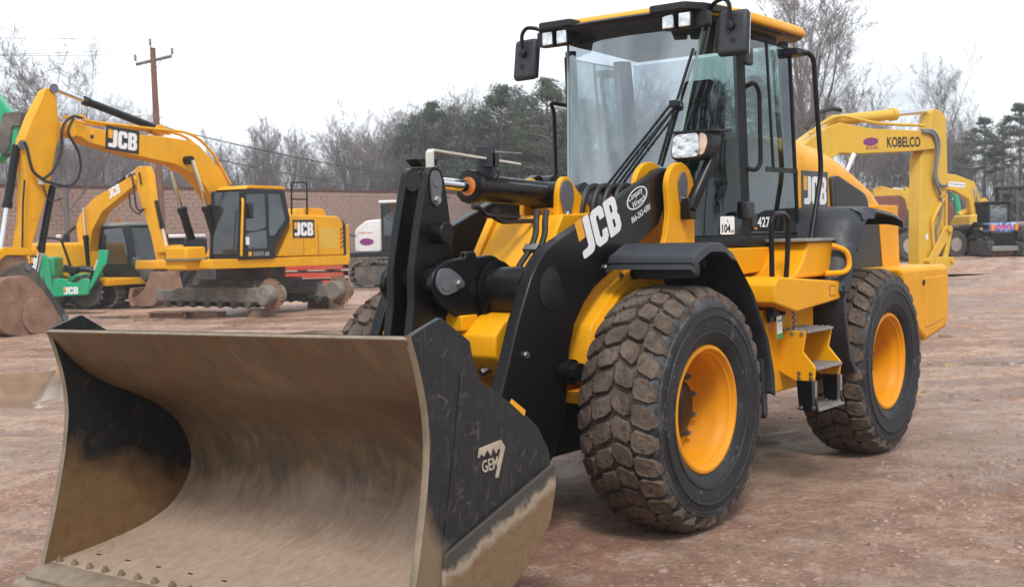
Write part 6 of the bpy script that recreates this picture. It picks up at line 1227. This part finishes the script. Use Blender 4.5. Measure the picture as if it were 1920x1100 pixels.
# ---- block wall
def wall():
    A, B = Vector((-31.0, 53.6)), Vector((8.0, 92.6)); A = Vector((-30.0, 54.35)); d0 = Vector((23.7, 24.0)).normalized(); Lw = 62.0
    p = W(A.x, A.y, 0); ang = UA + math.atan2(d0.y, d0.x)
    X = thing('block_wall', 'long brown split-face block wall with a dark red cap across the background', 'wall', (p.x, p.y, 0), ang)
    H = 4.72; part(X, 'backing', 'mortar', lambda b: b.span((-12, .0, -.3), (Lw, .30, H)))
    part(X, 'coping', 'wall_cap', lambda b: b.span((-12, -.08, H), (Lw, .36, H+.13)), .01)
    bw, bh = .46, .23; rnd = random.Random(2); m = MB(); k = 0; b0 = MB(); b0.box((0, 0, 0), (bw-.022, .06, bh-.020)); pm = b0.mesh('block'); pm.materials.append(MATS['block'])
    for r in range(int(H/bh)):
        for i in range(int((Lw+12)/bw)):
            x = -12 + (i+.5+(.5 if r % 2 else 0))*bw; z = (r+.5)*bh+.05
            if x > Lw-.3: continue
            yy = -.03+rnd.uniform(-.012, .012)
            if 8 < x < 24 and 11 <= r < 20 and k < 300:
                o = bpy.data.objects.new('block', pm); COL.objects.link(o); o.parent = X; o.location = (x, yy, z); k += 1
            else: m.box((x, yy, z), (bw-.022, .06, bh-.020))
    o = m.build('blockwork', 'block', X, smooth=None); o['kind'] = 'stuff'
wall()
# ---- utility pole, street lamp and wires
p = W(-17.45, 60.0, 0)
X = thing('utility_pole', 'tall brown wooden utility pole with crossarm behind the excavator boom', 'utility pole', (p.x, p.y, 0), UA)
TOP = 11.45
part(X, 'pole', 'pole_wood', lambda b: b.tube([(0, 0, -.3), (-.09, 0, 5), (-.20, 0, TOP)], [.21, .18, .14], 12))
part(X, 'crossarm', 'grey_wood', lambda b: b.tube([(-1.12, .25, TOP-.75), (.80, -.25, TOP-.45)], .09, 4))
for t in (-1, 1): part(X, 'brace', 'zinc', lambda b: b.tube([(-.18, -.1, TOP-1.3), (-.18+t*.5, -.1-.12*t, TOP-.62+.08*t)], .02, 5))
for (x, z) in ((-1.08, TOP-.62), (.76, TOP-.33), (-.32, TOP+.15)): part(X, 'insulator', 'insulator', lambda b: b.lathe([(.06, 0), (.09, .05), (.06, .10), (.09, .15), (.06, .20), (.09, .25), (.05, .32)], (x, 0, z), 'z', 10))
part(X, 'top_bracket', 'insulator', lambda b: b.tube([(-.2, 0, TOP-.4), (-.32, 0, TOP+.2)], .05, 6))
LMP = part(X, 'lamp_arm', 'zinc', lambda b: b.tube(curve([(-.12, 0, 7.95), (-.5, -.1, 8.15), (-1.0, -.2, 8.15)]), .035, 6)); part(LMP, 'lamp_head', 'lamp_white', lambda b: b.lathe([(.02, -.5), (.10, -.4), (.13, -.1), (.10, .2), (.04, .3)], (-1.25, -.2, 8.12), 'x', 10))
def wire(label, a, b_, sag, r=.012):
    pts = [Vector(a).lerp(Vector(b_), i/16) - Vector((0, 0, sag*4*(i/16)*(1-i/16))) for i in range(17)]
    o = MB().tube(pts, r, 5).build('power_line', 'hose', None); tag(o, label, 'power line', 'overhead wires')
P = lambda dx, z: W(-17.45+dx, 60, z)
wire('thin overhead wire from the pole top running left', P(-.32, TOP+.45), W(-52, 49, TOP+1.2), .5); wire('thin overhead wire from the left end of the crossarm', P(-1.08, TOP-.3), W(-52, 50, TOP+.2), .5); wire('thin overhead wire from the right end of the crossarm', P(.76, TOP), W(-52, 52, TOP-.2), .6)
wire('dark cable falling right from the pole across the trees', P(0, 7.6), W(6, 96, 5.4), .9, .03); wire('faint second cable below the dark cable, right of the pole', P(0, 6.6), W(6, 96, 4.6), 1.0, .022)
# ================================================================== TREES
def bare_tree(seed, h, spread=.5, levels=5, m1='bark', m2='twig', r0=None, dens=1.0, lean=0.0, first=.28):
    """leafless broadleaf tree: returns (trunk mesh, twig mesh)"""
    rnd = random.Random(seed); tr, tw = MB(), MB(); r0 = r0 or h*.013
    def grow(p, d, L, r, lev):
        n = 5 if lev == 0 else 3; pts = [p.copy()]; q = p.copy(); dd = d.copy()
        for i in range(n):
            dd = (dd + Vector((rnd.gauss(0, .10 + .04*lev), rnd.gauss(0, .10 + .04*lev), rnd.gauss(.04, .06)))).normalized(); q = q + dd*(L/n); pts.append(q.copy())
        rr = [r*(1-.62*i/n) for i in range(n+1)]
        (tr if lev < 2 else tw).tube(pts, rr, 7 if lev == 0 else 5 if lev == 1 else 3, cap=False)
        if lev >= levels: return
        k = {0: rnd.randint(7, 10), 1: rnd.randint(5, 8), 2: rnd.randint(5, 7), 3: rnd.randint(4, 6), 4: rnd.randint(3, 4)}.get(lev, 3); k = max(2, int(k*dens))
        for j in range(k):
            t = (first if lev == 0 else .22) + (1-(first if lev == 0 else .22))*((j+rnd.random())/k); f = min(t*n, n-.001); i = int(f); b = pts[i].lerp(pts[i+1], f-i)
            base = (pts[i+1]-pts[i]).normalized(); a = rnd.random()*6.283; side = base.orthogonal().normalized(); side = Matrix.Rotation(a, 3, base) @ side
            ang = rnd.uniform(.45, .95)*(spread*1.6 if lev == 0 else 1.0); nd = (base*math.cos(ang) + side*math.sin(ang) + Vector((0, 0, .16))).normalized()
            ln = L*rnd.uniform(.40, .66)*(1-.35*t if lev == 0 else 1-.25*t)*(.95 if lev else 1.0); grow(b, nd, ln, max(.006, r*(1-.6*t)*rnd.uniform(.42, .6)), lev+1)
        if lev: grow(pts[-1], dd, L*.5, r*.38, min(lev+1, levels))
    grow(Vector((0, 0, -.2)), Vector((lean, 0, 1)).normalized(), h*.80, r0, 0)
    a = tr.mesh('trunk', 60); a.materials.append(MATS[m1]); c = tw.mesh('twigs', None); c.materials.append(MATS[m2]); return a, c
def needle_tree(seed, h, rad, base=.35, m='needles', clumps=60, loose=.6, leaf=.22, per=120, top=1.0):
    """evergreen: straight trunk, spreading limbs, ragged clumps of needle sprays"""
    rnd = random.Random(seed); tr, cr = MB(), MB()
    pts = [Vector((noise.noise(Vector((seed, i, 0)))*.25, noise.noise(Vector((i, seed, 0)))*.25, h*i/8)) for i in range(9)]
    tr.tube(pts, [h*.016*(1-.85*i/8) for i in range(9)], 7, cap=False)
    for k in range(clumps):
        t = base + (1-base)*rnd.random()**.8; z = h*t
        env = rad*math.sin(PI*min(1, (t-base)/(1-base)*.85+.12))**.7*(1 if t < .9 else .8)
        a = rnd.random()*6.283; rr = env*math.sqrt(rnd.uniform(.08, 1)); c = Vector((rr*math.cos(a), rr*math.sin(a), z + rnd.uniform(-.3, .3)))
        i = min(7, int(t*8)); s = pts[i].lerp(pts[i+1], min(1, max(0, t*8-i))); tr.tube([s - Vector((0, 0, .3)), s.lerp(c, .6) - Vector((0, 0, .1)), c], [h*.005, h*.003, h*.0015], 3, cap=False)
        cs = rnd.uniform(.45, 1.0)*rad*.36
        for j in range(per):
            v = Vector((rnd.gauss(0, 1), rnd.gauss(0, 1), rnd.gauss(0, 1))).normalized()*cs*rnd.random()**.45; v.z *= loose; p = c+v
            d = Vector((rnd.gauss(0, 1), rnd.gauss(0, 1), rnd.gauss(.4, .8))).normalized(); e = d.orthogonal().normalized(); e = Matrix.Rotation(rnd.random()*6.28, 3, d) @ e
            l = leaf*rnd.uniform(.5, 1.2); w = l*.32
            cr.add([p - e*w*.5, p + e*w*.5, p + d*l + e*w*.3, p + d*l - e*w*.3], [(0, 1, 2, 3)])
    a = tr.mesh('trunk', 60); a.materials.append(MATS['pine_bark']); c = cr.mesh('crown', None); c.materials.append(MATS[m]); return a, c
def plant(name, meshes, names, label, cat, u, v, s=1.0, rz=0.0, z=None, group=None, sz=None):
    p = W(u, v, 0); o = thing(name, label, cat, (p.x, p.y, hz(u, v) - .1 if z is None else z), rz, group); o.scale = (s, s, s if sz is None else sz)
    for me, nm in zip(meshes, names):
        c = bpy.data.objects.new(nm, me); COL.objects.link(c); c.parent = o
    return o
def hz(u, v): return gz0(u, v) + 2.6*ss((v-74)/40)*ss((-u+2)/10+.35) + 1.6*ss((v-66)/40)*ss((u-2)/10)
# wooded bank behind the yard
us2 = [-150+6*i for i in range(54)]; vs2 = [58, 64, 70, 76, 84, 92, 102, 114, 130, 150, 180]
o = grid(us2, vs2, lambda u, v: W(u, v, hz(u, v) + (0 if v > 66 else -.35) + .5*noise.noise(Vector((u*.13, v*.13, 0))) + (2.5*ss((v-110)/60)))).build('hillside', 'leaf_litter', smooth=180); o['kind'] = 'structure'
BT = [bare_tree(11, 11.5, .50), bare_tree(12, 12.5, .42, m2='twig_red'), bare_tree(13, 10.5, .55), bare_tree(14, 13, .36), bare_tree(15, 9, .62, m2='twig_red')]
NTREE = [needle_tree(21, 12, 3.1, .22, clumps=95, per=130), needle_tree(22, 13, 2.6, .30, clumps=80, per=130, m='needles_pale'), needle_tree(23, 10, 3.0, .12, clumps=95, per=130)]
PINE = [needle_tree(31, 13, 2.2, .50, clumps=34, per=120, leaf=.24, loose=.45), needle_tree(32, 14, 2.5, .56, clumps=38, per=120, leaf=.24, loose=.45)]
TW = ('trunk', 'crown')
rnd = random.Random(77); HF = 'woodland on the far bank'
def px(x, v): return (x-960)/2246.5*v
# bare wood along the background: columns, distances, height factor, number
LMK = [(-999, 'past the big excavator stick'), (60, 'above the big excavator stick'), (140, 'above the excavator boom lettering'), (215, 'left of the utility pole'), (300, 'just right of the utility pole'), (360, 'above the excavator boom bend'), (430, 'above the excavator cab'), (500, 'above the excavator handrail'), (570, 'above the excavator engine cover'), (640, 'above the white tracked carrier'), (710, 'above the bell crank'), (790, 'left of the level indicator bar'), (870, 'behind the level indicator bar'), (950, 'below the small right-hand mirror'), (1050, 'behind the windscreen'), (1200, 'behind the wiper'), (1330, 'behind the cab door'), (1480, 'right of the cab'), (1560, 'above the loader hood'), (1630, 'above the pale yellow boom'), (1700, 'beside the vertical yellow stick'), (1770, 'above the white-labelled boom'), (1840, 'above the compact track loader'), (1900, 'at the right edge')]
def where(x): return [t for a, t in LMK if x >= a][-1]
USED = {}
def uniq(lab):
    """a second or third tree at the same landmark is told apart by the row it stands in"""
    k = USED.get(lab, 0); USED[lab] = k+1; return k
SZ = (('short', 'stout', 'middling', 'tall', 'towering'), ('bushy', 'slim reddish', 'broad', 'narrow upright', 'spreading reddish'))
zones = [(-60, 110, 74, 96, .70, 11), (110, 330, 76, 104, .70, 24), (330, 560, 82, 108, .66, 26), (560, 640, 84, 108, .56, 9), (640, 720, 82, 104, .70, 11), (720, 1080, 88, 112, .84, 26), (1080, 1500, 84, 108, .85, 14), (1480, 1600, 64, 78, .72, 3), (1600, 1800, 80, 104, .56, 22), (1780, 1990, 84, 108, .54, 18)]
for (x0, x1, v0, v1, hf, n) in zones:
    for k in range(n):
        x = x0 + (x1-x0)*(k+rnd.random())/n; v = rnd.uniform(v0, v1); i = rnd.randrange(5); s = hf*rnd.uniform(.82, 1.14)
        size = 'tall' if s > hf*1.03 else 'short' if s < hf*.9 else 'middle-sized'; row = 'front' if v < v0+(v1-v0)*.34 else 'back' if v > v0+(v1-v0)*.67 else 'middle'
        lab = '%s %s leafless tree, %s row, %s' % (size, SZ[1][i], row, where(x)); kk = uniq(lab)
        if kk: lab = lab.replace(' leafless', (' crooked leafless', ' thin leafless', ' pale leafless')[kk-1])
        plant('bare_tree', BT[i], TW, lab, 'tree', px(x, v), v, s, rnd.random()*6.28, group='leafless trees in the wood')
for x, v, s, lab in ((128, 58, 1.28, 'spindly bare tree rising above the long stick of the left excavator'), (665, 80, .88, 'broad leafless tree standing alone left of the evergreens'), (1545, 52, 1.02, 'tall leafless tree just right of the loader cab'), (1580, 58, .66, 'leaning leafless tree right of the loader cab'), (1500, 58, 1.08, 'tall leafless tree partly hidden by the loader cab'), (1768, 74, .80, 'slender leafless tree right of the vertical yellow stick')):
    plant('bare_tree', BT[{128: 4, 665: 2, 1545: 0, 1580: 2, 1500: 3, 1768: 3}[x]], TW, lab, 'tree', px(x, v), v, s, x*.7)
EV = [(735, 92, 0.62, 2), (775, 90, 0.81, 0), (818, 88, 0.83, 1), (858, 90, 0.85, 0), (905, 84, 1.01, 2), (945, 82, 0.90, 1), (985, 84, 0.96, 0), (1030, 80, 0.92, 1), (1062, 84, 0.92, 2), (1110, 86, 0.90, 0), (1180, 88, 0.80, 1), (1260, 84, 0.95, 2), (1340, 86, 0.90, 0), (1420, 84, 0.85, 1), (1470, 88, 0.85, 2), (175, 96, 0.48, 0), (390, 100, 0.46, 1), (240, 92, 0.42, 2), (835, 92, .86, 2), (965, 90, .92, 2), (1020, 92, .92, 2), (800, 96, .80, 2), (760, 84, .40, 1)]
for i, (x, v, s, m) in enumerate(EV):
    kk = uniq(('ev', m, where(x))); plant('evergreen_tree', NTREE[m], TW, ('small ' if kk else '') + '%s evergreen tree %s' % (('round crowned dark', 'pale green upright', 'bushy low-branched')[m], where(x)), 'tree', px(x, v), v, s, i*1.7, group='evergreens')
PN = [(1845, 86, .62, 0), (1818, 80, .50, 1), (1880, 84, .56, 1), (1912, 82, .68, 0), (1866, 92, .50, 0), (1795, 88, .42, 1), (1945, 86, .7, 1), (1700, 96, .52, 0), (1665, 96, .46, 1)]
for i, (x, v, s, m) in enumerate(PN):
    plant('pine_tree', PINE[m], TW, '%s loose crowned pine tree %s' % (('tallest', 'small', 'middle', 'large', 'thin', 'smallest', 'outermost', 'dark', 'low')[i], where(x)), 'tree', px(x, v), v, s, i*2.1, group='pines at the right')
# trees across the yard on the loader's left, mirrored in the cab side glass; the last evergreens added to darken it
for i, (x, y, s) in enumerate(((-15, 22, .9), (-20, 25, 1.0), (-25, 24, .85), (-30, 30, 1.0), (-12, 27, 1.0), (-34, 36, 1.1), (-18, 33, 1.0), (-40, 38, 1.0), (2, 30, 1.1), (8, 33, 1.1), (14, 34, 1.0), (20, 33, 1.1), (26, 30, 1.0), (11, 28, .9), (17, 29, .95))):
    o = plant('bare_tree' if i % 2 and i < 8 else 'evergreen_tree', BT[i % 5] if i % 2 and i < 8 else NTREE[i % 3], TW, ('leafless' if i % 2 and i < 8 else 'evergreen') + ' tree mirrored in the cab side glass, %s from the loader' % ('nearest', 'second', 'third', 'fourth', 'fifth', 'sixth', 'seventh', 'eighth', 'ninth', 'tenth', 'eleventh', 'twelfth', 'thirteenth', 'fourteenth', 'farthest')[i], 'tree', 0, 30, s, i*1.3, z=0, group='trees mirrored in the cab glass'); o.location = (x, y, -.1)
# undergrowth: thin stems and dead brush
def brush(name, label, m, n, seed, x0, x1, v0, v1, h0, h1, w):
    r = random.Random(seed); b = MB()
    for _ in range(n):
        x = r.uniform(x0, x1); v = r.uniform(v0, v1); u = px(x, v); p = W(u, v, hz(u, v)); h = (h0 + (h1-h0)*r.random()**1.6)*(.7+.6*noise.noise(Vector((u*.25, v*.25, seed))))
        h = max(.2, h); d = Vector((r.gauss(0, .28), r.gauss(0, .28), 1)).normalized()*h; e = Vector((r.gauss(0, 1), r.gauss(0, 1), 0)).normalized()*w*r.uniform(.5, 1.5)
        mid = p + d*.55 + e*.8; b.add([p-e*.5, p+e*.5, mid+e*.4, mid-e*.4, p+d], [(0, 1, 2, 3), (3, 2, 4)])
    o = b.build(name, m, None, smooth=None); tag(o, label, 'undergrowth', kind='stuff'); return o
brush('undergrowth', 'grey brown brush filling the foot of the wood', 'brush', 26000, 4, -80, 2000, 72, 100, .6, 3.6, .035)
brush('undergrowth', 'pale dead scrub along the bank at the right', 'brush', 9000, 6, 1600, 2000, 64, 80, .4, 3.2, .05)
brush('saplings', 'dense thin grey saplings between the trees', 'twig', 30000, 8, -80, 2000, 80, 112, 2.0, 6.6, .03)

# ================================================================== damp air over the yard
b = MB(); b.box((0, 0, 0), (1, 1, 1))
hz_o = b.build('haze', 'haze', None, smooth=None); hz_o.location = (*W(0, 80, 0).xy, 10.4); hz_o.rotation_euler = (0, 0, UA); hz_o.scale = (376, 236, 24); tag(hz_o, 'thin pale haze over the whole yard', 'haze', kind='stuff')
